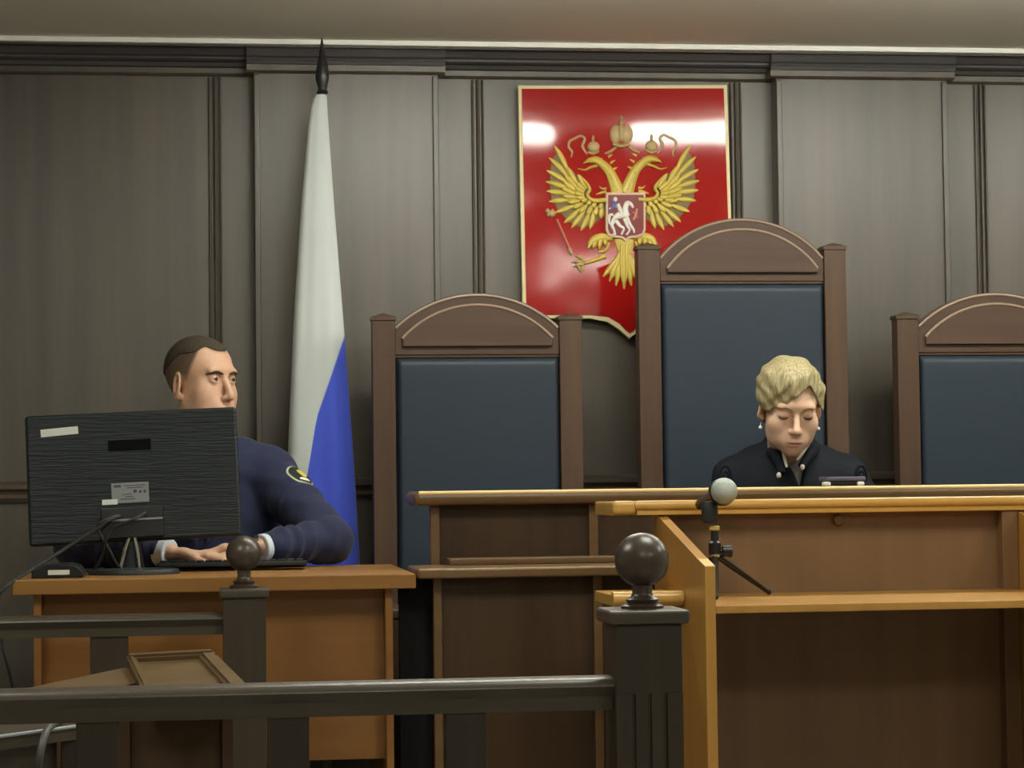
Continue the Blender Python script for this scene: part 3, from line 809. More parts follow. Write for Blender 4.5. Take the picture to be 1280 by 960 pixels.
def E2(px, py, lift=0): return P(px, py, EY-lift)


def outline(inset):
    i = inset
    L = [(647.5+i, 106.5+i), (909-i, 106+i), (918.5-i, 397-i)]
    L += [(x, y) for x, y in ((840+0, 397.5-i), (815, 401-i*1.05), (800, 410-i*1.2), (793, 418-i*1.3), (787, 424-i*1.6), (781, 418-i*1.3), (774, 410-i*1.2), (760, 401-i*1.05), (738, 398-i))]
    L += [(653.5+i, 398.5-i)]
    return L


def panel(bm, pts, y0, y1, bev=0):
    prism(bm, [(E2(a, b).x, E2(a, b).z) for a, b in pts], 'y', y0, y1, bev)


bm = NB(); panel(bm, outline(0), EY, EY+.02, .003); build('gold_border', bm, M['gold_edge'], root)
bm = NB(); panel(bm, outline(4.6), EY-.003, EY+.004, 0); build('red_field', bm, M['red'], root)
EL = .0032      # surface of the red field


def stroke(bm, pts, ws, h=.006, n=7, base=EL, close=True):
    """raised, rounded ridge along a path of photo points; ws = half widths in photo pixels"""
    p2 = [Vector((a, b, 0)) for a, b in pts]
    p2 = smooth_path(p2, 5) if len(p2) > 2 else [p2[0].lerp(p2[1], k/8) for k in range(9)]
    m_ = len(p2); wl = np.interp(np.linspace(0, 1, m_), np.linspace(0, 1, len(ws)), ws)
    rows = []
    for i, p in enumerate(p2):
        t = (p2[min(i+1, m_-1)]-p2[max(i-1, 0)]).normalized(); nn = Vector((-t.y, t.x, 0))
        row = []
        for k in range(n):
            a = math.pi*k/(n-1); w_ = wl[i]
            q = p+nn*(w_*math.cos(a)); row.append(bm.verts.new(E2(q.x, q.y, base+h*math.sin(a)*min(1, w_/2.2))))
        rows.append(row)
    for i in range(m_-1):
        for k in range(n-1): bm.faces.new((rows[i][k], rows[i][k+1], rows[i+1][k+1], rows[i+1][k]))
    bm.faces.new(rows[0]); bm.faces.new(list(reversed(rows[-1])))


FE = [1.2, 2.2, 3.0, 3.5, 3.4, 2.7, .6]


def dome(bm, cx, cy, rx, ry, h=.008, base=EL, n=20):
    rings = []
    for j in range(5):
        a = j/5*math.pi/2
        rings.append([bm.verts.new(E2(cx+rx*math.cos(a)*math.cos(2*math.pi*k/n), cy+ry*math.cos(a)*math.sin(2*math.pi*k/n), base+h*math.sin(a))) for k in range(n)])
    t = bm.verts.new(E2(cx, cy, base+h))
    for a, b in zip(rings[:-1], rings[1:]):
        for k in range(n): bm.faces.new((a[k], a[(k+1) % n], b[(k+1) % n], b[k]))
    for k in range(n): bm.faces.new((rings[-1][k], rings[-1][(k+1) % n], t))


def flat(bm, pts, lift, th=.003):
    prism(bm, [(E2(a, b).x, E2(a, b).z) for a, b in pts], 'y', EY-lift, EY-lift+th, 0)


c2 = lambda a, b: (670+a/6.095, 135+b/6.095)
c3 = lambda a, b: (670+a/6.095, 230+b/6.095)
AX = 778.0
ids = lambda p: p
mir = lambda p: (2*AX-p[0], p[1]-1.2)
for side_ in (ids, mir):
    S = lambda pts: [side_(p) for p in pts]
    # wing: dark recess plate, then rows of feathers
    bm = NB()
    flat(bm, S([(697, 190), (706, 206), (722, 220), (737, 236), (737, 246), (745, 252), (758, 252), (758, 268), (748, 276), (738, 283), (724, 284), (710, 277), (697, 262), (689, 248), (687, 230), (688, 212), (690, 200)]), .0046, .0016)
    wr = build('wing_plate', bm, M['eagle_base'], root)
    bm = NB()
    tips = [(693, 182), (686, 197), (683, 213), (682, 227), (683, 239), (686, 252), (694, 266), (705, 279), (714, 285), (726, 288.5), (737, 287)]
    bas = [(712, 219), (712, 224), (711, 230), (711, 236), (712, 243), (714, 250), (719, 257), (725, 261), (731, 263), (737, 264), (742, 263)]
    for t, b in zip(tips, bas): stroke(bm, S([b, ((b[0]+t[0])/2+1, (b[1]+t[1])/2-.5), t]), FE, .006, base=.0045)
    t2 = [(709, 208), (706, 219), (704, 227), (703, 236), (704, 245), (709, 253), (716, 260), (724, 266), (734, 269), (744, 270), (751, 273)]
    b2 = [(722, 232), (722, 235), (721, 239), (721, 243), (722, 247), (725, 251), (729, 254), (734, 256), (740, 257), (746, 258), (752, 258)]
    for t, b in zip(t2, b2): stroke(bm, S([b, ((b[0]+t[0])/2, (b[1]+t[1])/2), t]), [1.8, 2.9, 3.4, 3.1, .9], .006, base=.0075)
    t3 = [(722, 218), (719, 227), (718, 234), (718, 241), (721, 248), (727, 252), (734, 256), (741, 260), (749, 261)]
    b3 = [(733, 236), (731, 238), (730, 241), (730, 244), (731, 247), (734, 249), (738, 251), (744, 253), (752, 254)]
    for t, b in zip(t3, b3): stroke(bm, S([b, ((b[0]+t[0])/2, (b[1]+t[1])/2), t]), [2, 2.8, 3.2, 2.9, .9], .006, base=.0105)
    build('wing_feathers', bm, M['eagle'], root)
    bm = NB(); stroke(bm, S([(724, 219), (733, 229), (737, 237), (734, 243), (738, 249), (746, 251), (758, 250)]), [1, 2.2, 2.4, 2.2, 2.6, 3, 3.2], .008, base=.012); build('wing_arm', bm, M['eagle'], root)
    # neck and head
    bm = NB()
    stroke(bm, S([(773, 242), (768, 228), (762, 215), (754, 206), (746, 201)]), [9, 7.4, 6, 5.4, 4.6], .012)
    stroke(bm, S([(752, 203), (744, 200), (736, 201), (729, 204.5)]), [5, 5, 3.4, .8], .013)
    stroke(bm, S([(747, 207), (739, 209), (731, 212.5), (722, 210.5)]), [2, 1.8, 1.4, .5], .008)
    for k in range(6): stroke(bm, S([(758+k*2.4, 209+k*5.2), (763+k*2, 215+k*5)]), [1, 2, .6], .006, base=.011)
    for a, b in (((760, 196), (766, 193)), ((763, 204), (769, 200)), ((766, 212), (772, 209))): stroke(bm, S([a, b]), [1.8, 1.4, .4], .005)
    stroke(bm, S([(758, 240), (752, 241), (745, 243)]), [2.2, 1.8, .6], .006); stroke(bm, S([(758, 236), (753, 236), (749, 233)]), [2, 1.4, .5], .006)
    build('head_and_neck', bm, M['eagle'], root)
    # small crown and ribbons
    bm = NB(); dome(bm, *side_((742, 183.5)), 7.6, 7, .01); stroke(bm, S([(735, 190), (742, 192), (749, 189)]), [1.6, 1.8, 1.6], .009); stroke(bm, S([(741.5, 177), (741.5, 169)]), [1.5, 1.8, 1], .008)
    build('small_crown', bm, M['eagle_pale'], root)
    bm = NB()
    stroke(bm, S([(734, 193), (728, 183), (731, 174), (726, 170), (719, 173), (712, 177), (711, 184), (715, 190), (714, 197)]), [1.2, 2, 1.7, 1.5, 1.6, 1.6, 1.5, 1.6, .6], .006)
    build('ribbon', bm, M['eagle_pale'], root)
    bm = NB(); stroke(bm, S([(771, 183), (764, 189), (756, 192)]), [1.4, 2, 1.2], .007); build('ribbon_band', bm, M['eagle_pale'], root)
    # thigh, leg and claw
    bm = NB()
    stroke(bm, S([(766, 297), (752, 297), (741, 301), (735, 311)]), [4, 5.5, 5, 1.5], .009)
    for a, b in (((750, 300), (749, 312)), ((744, 303), (741, 311)), ((756, 300), (757, 308))): stroke(bm, S([a, b]), [3, 3.4, 2.4, .8], .008, base=.006)
    stroke(bm, S([(762, 303), (757, 313), (748, 315)]), [2, 2.2, 2], .008)
    stroke(bm, S([(757, 320), (744, 325), (731, 329)]), [3.6, 2.6, 2.4], .009)
    build('leg', bm, M['eagle'], root)
    bm = NB()
    for a, b in (((731, 327), (719, 320)), ((731, 330), (714, 328)), ((730, 331), (717, 334)), ((729, 332), (727, 341))): stroke(bm, S([a, ((a[0]+b[0])/2, (a[1]+b[1])/2-2), b]), [2.2, 2.6, 2.4, .8], .008)
    build('claw', bm, M['eagle_pale'], root)
# tail
bm = NB()
stroke(bm, [(780, 298), (781, 312), (781, 318)], [13, 10, 8], .008)
for dx, ln in ((-22, 338), (-26, 346), (-18, 352), (-10, 357), (0, 361), (9, 357), (17, 352), (25, 346), (21, 338)):
    stroke(bm, [(780+dx*.12, 312), (780+dx*.5, 330), (780+dx, ln)], [2, 2.6, 3.6, 4, 1.2], .008, base=.004)
for dx in (-3, 3): stroke(bm, [(780+dx, 305), (780+dx*1.1, 330), (780+dx*.7, 352)], [1.6, 2.4, 2.4, .8], .006, base=.009)
build('tail', bm, M['eagle'], root)
# large crown
bm = NB()
dome(bm, 769.5, 168, 7.6, 12, .011); dome(bm, 783.5, 168, 7.6, 12, .011); dome(bm, 776.5, 166, 5, 12, .013)
stroke(bm, [(766, 180), (776.5, 182.5), (787, 180)], [2.4, 2.8, 2.4], .012)
stroke(bm, [(776.5, 155), (776.5, 150)], [2.4, 2], .012); stroke(bm, [(776.5, 150), (776.5, 144)], [1.2, 2, .8], .01); stroke(bm, [(773, 147), (780, 147)], [.8, 1.2, .8], .01)
build('large_crown', bm, M['eagle_pale'], root)
# sceptre and orb
bm = NB(); stroke(bm, [(696, 274), (714, 316)], [1.6, 1.6], .008); build('sceptre_rod', bm, M['rod'], root)
bm = NB(); dome(bm, 690, 267, 5, 4.5, .01); dome(bm, 684.5, 264, 3, 3.6, .008); stroke(bm, [(684, 270), (692, 262)], [2, 2.4, 1.6], .009)
build('sceptre_head', bm, M['eagle_pale'], root)
bm = NB(); stroke(bm, [(711, 310), (715, 318)], [2.4, 2.8, 2.2], .009); build('sceptre_collar', bm, M['eagle_pale'], root)
bm = NB(); stroke(bm, [(722, 333), (729, 343)], [2, 1.6, .6], .008); build('sceptre_end', bm, M['eagle_pale'], root)
bm = NB(); dome(bm, 838, 330, 8, 8, .012); stroke(bm, [(838, 322), (838, 313)], [1.4, 2.2, 1], .01); build('orb', bm, M['eagle_pale'], root)
# escutcheon with the rider
bm = NB()
flat(bm, [(756.5, 241.5), (805.5, 241.5), (805.8, 288), (803, 295), (796, 297.5), (786, 298.5), (781, 302.5), (776, 298.5), (766, 297.5), (759, 295), (756.2, 288)], .0165, .014)
es_ = build('escutcheon', bm, M['scut_edge'], root)
bm = NB()
flat(bm, [(759, 244.5), (803, 244.5), (803.2, 287), (801, 292.5), (795, 294.6), (785, 295.8), (781, 298.5), (777, 295.8), (767, 294.6), (761, 292.5), (758.8, 287)], .0174, .002)
build('escutcheon_field', bm, M['scut'], es_)
bm = NB(); B_ = .0172
hs = lambda pts, ws, h=.004: stroke(bm, [c3(*p) for p in pts], ws, h, base=B_)
hs([(592, 262), (630, 240), (672, 232), (694, 225)], [2.4, 4.6, 4, 3.8], .005)
hs([(690, 245), (680, 200), (690, 150), (712, 140)], [4.4, 3.8, 3.2, 2.4], .005); hs([(700, 140), (724, 155), (742, 182)], [2.6, 2.4, 1.2])
hs([(600, 265), (578, 312), (592, 345), (602, 385), (582, 382)], [3.4, 2.2, 1.6, 1.5, 1.2]); hs([(610, 280), (640, 318), (668, 340), (650, 385)], [2.6, 2, 1.6, 1.3])
hs([(690, 250), (715, 305), (742, 345), (748, 372)], [2.8, 2, 1.6, 1]); hs([(672, 262), (692, 315), (712, 352), (688, 388)], [2.4, 1.8, 1.5, 1.2])
hs([(590, 232), (562, 238), (555, 275), (562, 308)], [1.6, 2, 2, .8]); hs([(650, 232), (640, 195), (622, 150)], [2, 2.8, 2.4], .006)
x_, y_ = c3(604, 118); dome(bm, x_, y_, 2.8, 3.4, .005, B_)
hs([(625, 165), (600, 170), (556, 190)], [1.6, 1.4, .8])
build('horse_and_rider', bm, M['silver'], es_)
bm = NB(); hs([(622, 150), (592, 165), (572, 205)], [2.4, 3, 1]); hs([(590, 120), (580, 150)], [1, 1.6, .8]); build('cloak', bm, M['blue_cloak'], es_)
bm = NB(); hs([(770, 185), (762, 235), (745, 275), (765, 255)], [1.6, 2.2, 2, .8]); hs([(735, 215), (760, 225), (775, 260)], [1, 1.8, .8]); build('dragon', bm, M['rod'], es_)

# ================================================================== PEOPLE: smooth signed distance bodies
def ell(p, c, r, R=None):
    q = p-np.asarray(c, float)
    if R is not None: q = q @ R
    r = np.asarray(r, float)
    k0 = np.sqrt(((q/r)**2).sum(-1))+1e-9; k1 = np.sqrt(((q/(r*r))**2).sum(-1))+1e-9
    return k0*(k0-1)/k1


def cap(p, a, b, ra, rb):
    a = np.asarray(a, float); b = np.asarray(b, float); d = b-a
    t = np.clip(((p-a) @ d)/max(d @ d, 1e-12), 0, 1)
    return np.sqrt(((p-a-t[:, None]*d)**2).sum(-1)) - (ra+(rb-ra)*t)


def smin(a, b, k):
    h = np.clip(.5+.5*(b-a)/k, 0, 1)
    return b*(1-h)+a*h-k*h*(1-h)


def smax(a, b, k): return -smin(-a, -b, k)


def rotm(yaw=0, pitch=0, roll=0):
    """columns are the local axes in room space; yaw turns the face (-y) towards +x, pitch tips it down, roll leans it"""
    return np.array((Matrix.Rotation(yaw, 3, 'Z') @ Matrix.Rotation(pitch, 3, 'X') @ Matrix.Rotation(roll, 3, 'Y')))


def nets(f, lo, hi, h, B=8):
    """surface-nets mesh of the zero set of f, evaluated only in blocks near the surface"""
    lo = np.asarray(lo, float); nb = np.ceil((np.asarray(hi, float)-lo)/(h*B)).astype(int)+1
    N = nb*B
    ii = np.stack(np.meshgrid(*[np.arange(n) for n in nb], indexing='ij'), -1).reshape(-1, 3)
    cen = lo+(ii*B+(B-1)/2)*h
    dc = f(cen)
    act = np.abs(dc) < h*B*.87*1.5+.004
    G = np.repeat(np.repeat(np.repeat(np.where(dc > 0, 1., -1.).reshape(nb), B, 0), B, 1), B, 2).astype(np.float32)
    lb = np.stack(np.meshgrid(*[np.arange(B)]*3, indexing='ij'), -1).reshape(-1, 3)
    ai = ii[act]
    for s in range(0, len(ai), 600):
        idx = (ai[s:s+600, None, :]*B+lb[None]).reshape(-1, 3)
        G[idx[:, 0], idx[:, 1], idx[:, 2]] = f(lo+idx*h)
    S = G < 0
    cnt = np.zeros(np.array(S.shape)-1, np.int8)
    for dx in (0, 1):
        for dy in (0, 1):
            for dz in (0, 1): cnt += S[dx:S.shape[0]-1+dx, dy:S.shape[1]-1+dy, dz:S.shape[2]-1+dz]
    cells = np.argwhere((cnt > 0) & (cnt < 8))
    vid = -np.ones(cnt.shape, np.int64); vid[tuple(cells.T)] = np.arange(len(cells))
    acc = np.zeros((len(cells), 3)); num = np.zeros(len(cells))
    co = [(x, y, z) for x in (0, 1) for y in (0, 1) for z in (0, 1)]
    for a in co:
        for ax in range(3):
            if a[ax]: continue
            b = list(a); b[ax] = 1
            va = G[tuple((cells+a).T)].astype(float); vb = G[tuple((cells+b).T)].astype(float)
            cr = (va < 0) != (vb < 0)
            t = np.where(cr, va/np.where(va == vb, 1, va-vb), 0)
            pt = np.tile(np.array(a, float), (len(cells), 1)); pt[:, ax] += t
            acc[cr] += pt[cr]; num[cr] += 1
    V = lo+(cells+acc/num[:, None])*h
    quads = []
    for ax in range(3):
        u, v = (ax+1) % 3, (ax+2) % 3
        s0 = [slice(0, -1)]*3; s1 = [slice(0, -1)]*3; s1[ax] = slice(1, None)
        A = S[tuple(s0)]; Bq = S[tuple(s1)]
        e = np.argwhere(A != Bq); e = e[(e[:, u] > 0) & (e[:, v] > 0)]
        flip = ~A[tuple(e.T)]
        eu = np.zeros(3, int); eu[u] = 1; ev = np.zeros(3, int); ev[v] = 1
        q = np.stack([vid[tuple((e-eu-ev).T)], vid[tuple((e-ev).T)], vid[tuple(e.T)], vid[tuple((e-eu).T)]], 1)
        q[flip] = q[flip][:, ::-1]
        quads.append(q)
    Q = np.concatenate(quads); Q = Q[(Q >= 0).all(1)]
    return V, Q


def head_sdf(q, g):
    """q in head space (x to the subject's side, -y forward, z up, origin between the ears); g: options"""
    w_ = g.get('w', 1.0); nd_ = g.get('nd', 0.0); zs_ = g.get('zs', 1.0)
    if zs_ != 1.0: q = np.where((q[:, 2] < -.05)[:, None], q*np.array((1, 1, 1))+np.array((0, 0, nd_)), q-np.array((0, 0, 0)) + np.clip(-q[:, 2:3]/.05, 0, 1)*np.array((0, 0, nd_)))
    d = ell(q, (0, .014, .036), (.0745*w_, .094, .084))
    d = smin(d, ell(q, (0, -.02, .03), (.066*w_, .066, .068)), .02)
    d = smin(d, ell(q, (0, -.022, -.042), (.057*w_, .058, .072)), .03)
    jw = g.get('jaw', .046)
    for s in (-1, 1):
        d = smin(d, ell(q, (s*jw, -.012, -.06), (.018, .034, .03)), .03)
        d = smin(d, ell(q, (s*.040*w_, -.054, -.026), (.024, .021, .019)), .03)
        d = smin(d, ell(q, (s*g.get('fill', .034)*w_, -.046, -.058), (.022, .024, .03)), .03)
    d = smin(d, ell(q, (0, -.068, -.097), (.022, .017, .015)), .022)
    d = smin(d, ell(q, (0, -.078, -.066), (.03, .014, .024)), .02)
    d = smin(d, ell(q, (0, -.079, .024), (.05, .011, .012)), .016)
    for s in (-1, 1):
        d = smax(d, -ell(q, (s*.032, -.096, .003), (.019, .016, .0115)), .012)
        lid = np.sqrt(((q-np.array((s*.0315, -.0735, .003)))**2).sum(-1))-.0142
        slit = ell(q, (s*.0315, -.088, g.get('slit_z', .002)), (.0142, .013, g.get('slit', .005)))
        d = smin(d, smax(lid, -slit, .0015), .004)
    # nose
    d = smin(d, cap(q, (0, -.082, .012), (0, -.104, -.03), .0062, .0092), .009)
    d = smin(d, ell(q, (0, -.1065, -.034), (.0105, .0095, .0088)), .006)
    for s in (-1, 1):
        d = smin(d, ell(q, (s*.0112, -.0945, -.0375), (.006, .009, .006)), .008)
        d = smax(d, -ell(q, (s*.0062, -.101, -.0455), (.0034, .0056, .0042)), .002)
    # mouth
    lipw = g.get('lip', .023)
    d = smin(d, ell(q, (0, -.0885, -.0665), (lipw, .0085, .0045)), .005)
    d = smin(d, ell(q, (0, -.088, -.0752), (lipw*.82, .0085, .0056)), .005)
    d = smax(d, -ell(q, (0, -.1005, -.0708), (lipw*1.03, .0135, .0015)), .002)
    d = smax(d, -ell(q, (0, -.098, -.055), (.0035, .006, .008)), .004)
    # ears
    for s in (-1, 1):
        R = rotm(s*.45, 0, s*-.12)
        e = ell(q, (s*.0765*w_, .012, -.006), (.0085, .019, .032), R)
        e = smax(e, -ell(q, (s*.0835*w_, .008, -.002), (.006, .0105, .02), R), .004)
        e = smin(e, ell(q, (s*.073*w_, .007, -.031), (.006, .009, .009)), .006)
        d = smin(d, e, .005)
    return d


def hand_prims(wrist, dirn, side, up, curl=.35, thumb=1, spread=.04):
    """palm and five bent fingers as capsules, all room space; thumb = +1/-1: on which side of the palm it leaves"""
    wv, dv, sv, uv = [np.asarray(v, float) for v in (wrist, dirn, side, up)]
    dv /= np.linalg.norm(dv); sv = sv-dv*(sv @ dv); sv /= np.linalg.norm(sv); uv = np.cross(dv, sv) if np.cross(dv, sv) @ uv > 0 else -np.cross(dv, sv)
    pr_ = []
    for k, off in enumerate((-.03, -.01, .01, .03)):
        pr_.append(('palm', wv+sv*off*.55, wv+dv*(.088-.004*abs(k-1.3))+sv*off, .0135, .0105))
    L = [(.036, .022, .018), (.042, .027, .02), (.039, .025, .02), (.03, .018, .017)]
    for k in range(4):
        off = (-.0315, -.0105, .0105, .0305)[k]; o = off if thumb < 0 else -off*-1
        idx = k if thumb < 0 else 3-k
        b = wv+dv*(.09-.004*abs(k-1.3))+sv*off
        ang = .12+curl*.35; cur = b; sp = (k-1.5)*spread
        for j, l in enumerate(L[idx]):
            dd = (dv*math.cos(ang)-uv*math.sin(ang))+sv*sp; dd /= np.linalg.norm(dd)
            nx_ = cur+dd*l
            pr_.append(('finger', cur, nx_, .0092-.0009*j, .0083-.0009*j)); cur = nx_; ang += curl*(.9+.15*j)
    b = wv+dv*.028+sv*thumb*.026; dd = dv*.72+sv*thumb*.6-uv*.25; dd /= np.linalg.norm(dd)
    m_ = b+dd*.038; d2 = dv*.92+sv*thumb*.25-uv*.25; d2 /= np.linalg.norm(d2)
    pr_ += [('thumb', b, m_, .0135, .0105), ('finger', m_, m_+d2*.03, .0102, .0092), ('finger', m_+d2*.03, m_+d2*.052+sv*-thumb*.002, .0092, .0078)]
    return pr_


def hand_sdf(p, prims):
    d = None; fing = None
    for kind, a, b, ra, rb in prims:
        e = cap(p, a, b, ra, rb)
        if kind == 'palm': d = e if d is None else smin(d, e, .012)
        elif kind == 'thumb': d = smin(d, e, .014)
        else: fing = e if fing is None else smin(fing, e, .0022)
    return smin(d, fing, .006)


def skin_mat(name, rgb, pink, hair=None):
    m = newmat(name, rgb, .5, .4)
    b = m.node_tree.nodes['Principled BSDF']
    b.inputs['Subsurface Weight'].default_value = .12; b.inputs['Subsurface Radius'].default_value = (.9, .35, .2); b.inputs['Subsurface Scale'].default_value = .006
    n = noise(m, 38, (1, 1, 1), 3); r = ramp(m, n.outputs[0], [(.35, rgb), (.7, tuple(int(.82*a+.18*c) for a, c in zip(rgb, pink)))])
    a1 = nd(m, 'ShaderNodeAttribute', attribute_name='lips'); mx = nd(m, 'ShaderNodeMix', data_type='RGBA')
    lk(m, a1.outputs['Fac'], mx.inputs['Factor']); lk(m, r.outputs[0], mx.inputs['A']); mx.inputs['B'].default_value = lin(pink)
    last = mx.outputs['Result']
    if hair:
        a2 = nd(m, 'ShaderNodeAttribute', attribute_name='stubble'); n2 = noise(m, 620, (1, 1, 1), 2)
        ml = nd(m, 'ShaderNodeMath', operation='MULTIPLY_ADD'); ml.inputs[1].default_value = .5; ml.inputs[2].default_value = -.25
        lk(m, n2.outputs[0], ml.inputs[0])
        ad = nd(m, 'ShaderNodeMath', operation='ADD', use_clamp=True); lk(m, a2.outputs['Fac'], ad.inputs[0]); lk(m, ml.outputs[0], ad.inputs[1])
        mu = nd(m, 'ShaderNodeMath', operation='MULTIPLY', use_clamp=True); lk(m, ad.outputs[0], mu.inputs[0])
        mr_ = nd(m, 'ShaderNodeMapRange'); mr_.inputs['From Max'].default_value = .2; lk(m, a2.outputs['Fac'], mr_.inputs['Value']); lk(m, mr_.outputs[0], mu.inputs[1])
        m2 = nd(m, 'ShaderNodeMix', data_type='RGBA'); lk(m, mu.outputs[0], m2.inputs['Factor']); lk(m, last, m2.inputs['A']); m2.inputs['B'].default_value = lin(hair); last = m2.outputs['Result']
    lk(m, last, b.inputs['Base Color'])
    return m


def lips_attr(q, lipw, zl_=.0708):
    a = np.exp(-((q[:, 0]/(lipw*.95))**4)-(((q[:, 2]+zl_)/.0085)**4))*(q[:, 1] < -.07)
    return np.clip(a*.8, 0, 1)


def eye_parts(body, c, R, zl, iris_dir, closed=False):
    for s in (-1, 1):
        o = c+R @ np.array((s*.0315, -.0735, zl))
        bm = NB(); ball(bm, o, .0128, 24)
        em = newmat('eye_white', (158, 138, 124), .3, .5)
        e = build('eye', bm, em, body)
        if not closed:
            dv = np.asarray(iris_dir, float); dv = dv/np.linalg.norm(dv)
            bm = NB(); q = Vector(dv).to_track_quat('Z', 'Y').to_matrix().to_4x4()
            lathe(bm, [(.0068, .0106), (.0058, .0122), (.0025, .0134), (0, .0136)], (0, 0, 0), 24, Matrix.Translation(Vector(o)) @ q)
            build('iris', bm, newmat('dark_iris', (46, 34, 28), .15, .6), e)


def on_face(q0, sdf, n=14):
    """moves head-space points along +y from the front until they lie on the face"""
    pts = np.array(q0, float)
    pts[:, 1] = -.14
    for _ in range(60): pts[:, 1] += np.clip(sdf(pts), -.004, .01)*.7
    return pts


# ------------------------------------------------------------------ the man in uniform
MHY = 6.05
hcen = np.array(P(251.5, 478, MHY)); MR = rotm(math.radians(45), math.radians(-1), math.radians(0))
gm = dict(w=.985, jaw=.05, slit=.0036, slit_z=.0028, lip=.024, nd=.0095, zs=1.07)
mx0, my0 = hcen[0]+.0, MHY+.03
sh_z = Z_(562, MHY, 300)
seatz = POD+.46
eR = np.array(P(412, 683, 5.86)); eR[2] = DZ+.062
wR = np.array(P(330, 692, 5.735)); wR[2] = DZ+.05
eL = np.array(P(98, 690, 5.86)); eL[2] = DZ+.06
wL = np.array(P(208, 694, 5.7)); wL[2] = DZ+.042
sR = np.array((mx0+.17, my0+.02, sh_z-.068)); sL = np.array((mx0-.17, my0+.02, sh_z-.068))
hR = hand_prims(wR+np.array((-.012, 0, .006)), (-1, .04, -.06), (0, 1, 0), (0, 0, 1), .42, -1)
hL = hand_prims(wL+np.array((.012, 0, 0)), (1, .06, -.1), (0, 1, 0), (0, 0, 1), .2, -1)


def man_body(p):
    nb = hcen+np.array((-.012, .03, -.09))
    d = cap(p, nb, (mx0, my0+.03, sh_z+.005), .055, .062)
    d = smin(d, ell(p, (mx0, my0+.03, sh_z-.06), (.175, .085, .075)), .05)
    d = smin(d, ell(p, (mx0, my0+.035, sh_z-.22), (.145, .1, .2)), .05)
    d = smin(d, ell(p, (mx0, my0+.06, seatz+.12), (.15, .11, .14)), .05)
    for s_, e_, w_ in ((sR, eR, wR), (sL, eL, wL)):
        d = smin(d, cap(p, s_, e_, .048, .036), .03); d = smin(d, cap(p, e_, w_, .036, .024), .02)
    for k, (hp, w_) in enumerate(((hR, wR), (hL, wL))):
        near = np.abs(p-w_).max(1) < .26
        if near.any():
            e = np.full(len(p), 1.); e[near] = hand_sdf(p[near], hp); d = np.where(near, smin(d, e, .012), d)
    q = (p-hcen) @ MR; near = np.abs(q).max(1) < .19
    if near.any():
        e = np.full(len(p), 1.); e[near] = head_sdf(q[near], gm); d = np.where(near, smin(d, e, .018), d)
    return d


lo = np.array((eL[0]-.1, 5.5, seatz-.1)); hi = np.array((eR[0]+.1, my0+.3, hcen[2]+.16))
V, Q = nets(man_body, lo, hi, .0026)
q = (V-hcen) @ MR
th = np.arctan2(q[:, 0], -q[:, 1])
hl = .066+.012*np.exp(-((np.abs(th)-.62)/.22)**2)-.07*np.clip((np.abs(th)-.85)/.45, 0, 1)-.06*np.clip((np.abs(th)-1.6)/.5, 0, 1)
stub = np.clip((q[:, 2]-hl)/.025, 0, 1)*(.78+.2*np.clip((q[:, 2]-.03)/.06, 0, 1))
stub = np.where((q[:, 2] < -.07) | (np.abs(q).max(1) > .2), 0, stub)
stub = np.where((np.abs(q[:, 0]) > .0755) & (q[:, 2] < .03), 0, stub)
skin_m = skin_mat('fair_skin', (206, 166, 138), (170, 108, 90), (56, 48, 40))
man = raw_mesh('person', V, Q, skin_m, base=(mx0, my0, POD), attrs={'lips': lips_attr(q, gm['lip'], .0708+gm['nd']), 'stubble': stub})
props(man, 'seated man with cropped dark hair in a navy uniform jacket, looking right behind the monitor', 'person')
eye_parts(man, hcen, MR, .003, MR @ np.array((.12, -1, 0)))
face = lambda z: head_sdf(z, gm)
for s in (-1, 1):
    pt = on_face([(s*x, 0, z) for x, z in ((.012, .0165), (.022, .0195), (.033, .021), (.043, .0185), (.050, .0145))], face)
    bm = NB(); tube(bm, smooth_path([hcen+MR @ (p_+np.array((0, -.0003, 0))) for p_ in pt], 4), [.0022, .0036, .0036, .0028, .0012], 8); build('eyebrow', bm, M['dark_brow'], man)
# cropped hair: a thin cap over the skull
def crop_hair(p):
    q = (p-hcen) @ MR
    d = smin(ell(q, (0, .014, .036), (.0745*.985, .094, .084)), ell(q, (0, -.02, .03), (.066*.985, .066, .068)), .02)-.003
    t = np.arctan2(q[:, 0], -q[:, 1]); a = np.abs(t)
    line = .074+.012*np.exp(-((a-.6)/.25)**2)-.004*np.clip((a-.8)/.5, 0, 1)-.05*np.clip((a-1.7)/.9, 0, 1)
    d = d+.0007*np.sin(q[:, 0]*900)*np.sin(q[:, 1]*820)
    return smax(d, (line-q[:, 2])*.7, .006)


V, Q = nets(crop_hair, hcen-.15, hcen+.15, .0026)
hm = newmat('cropped_dark_hair', (72, 64, 54), .8, .2); n_ = noise(hm, 500, (1, 1, 1), 3); r_ = ramp(hm, n_.outputs[0], [(.35, (44, 38, 31)), (.7, (90, 80, 67))]); lk(hm, r_.outputs[0], hm.node_tree.nodes['Principled BSDF'].inputs['Base Color']); bump(hm, n_.outputs[0], .5, .002)
raw_mesh('cropped_hair', V, Q, hm, man)


def folds(p, a, b, amp, fr):
    """creases that run slanting round a sleeve"""
    a = np.asarray(a); d = np.asarray(b)-a; L = np.linalg.norm(d); t = ((p-a) @ d)/L
    sw = np.sin(t*fr+(p[:, 2]-a[2])*34+1.3*np.sin(t*fr*.37))
    return amp*(np.sign(sw)*np.abs(sw)**1.6)*np.clip(t/.04, 0, 1)*np.clip((L-t)/.03, 0, 1)


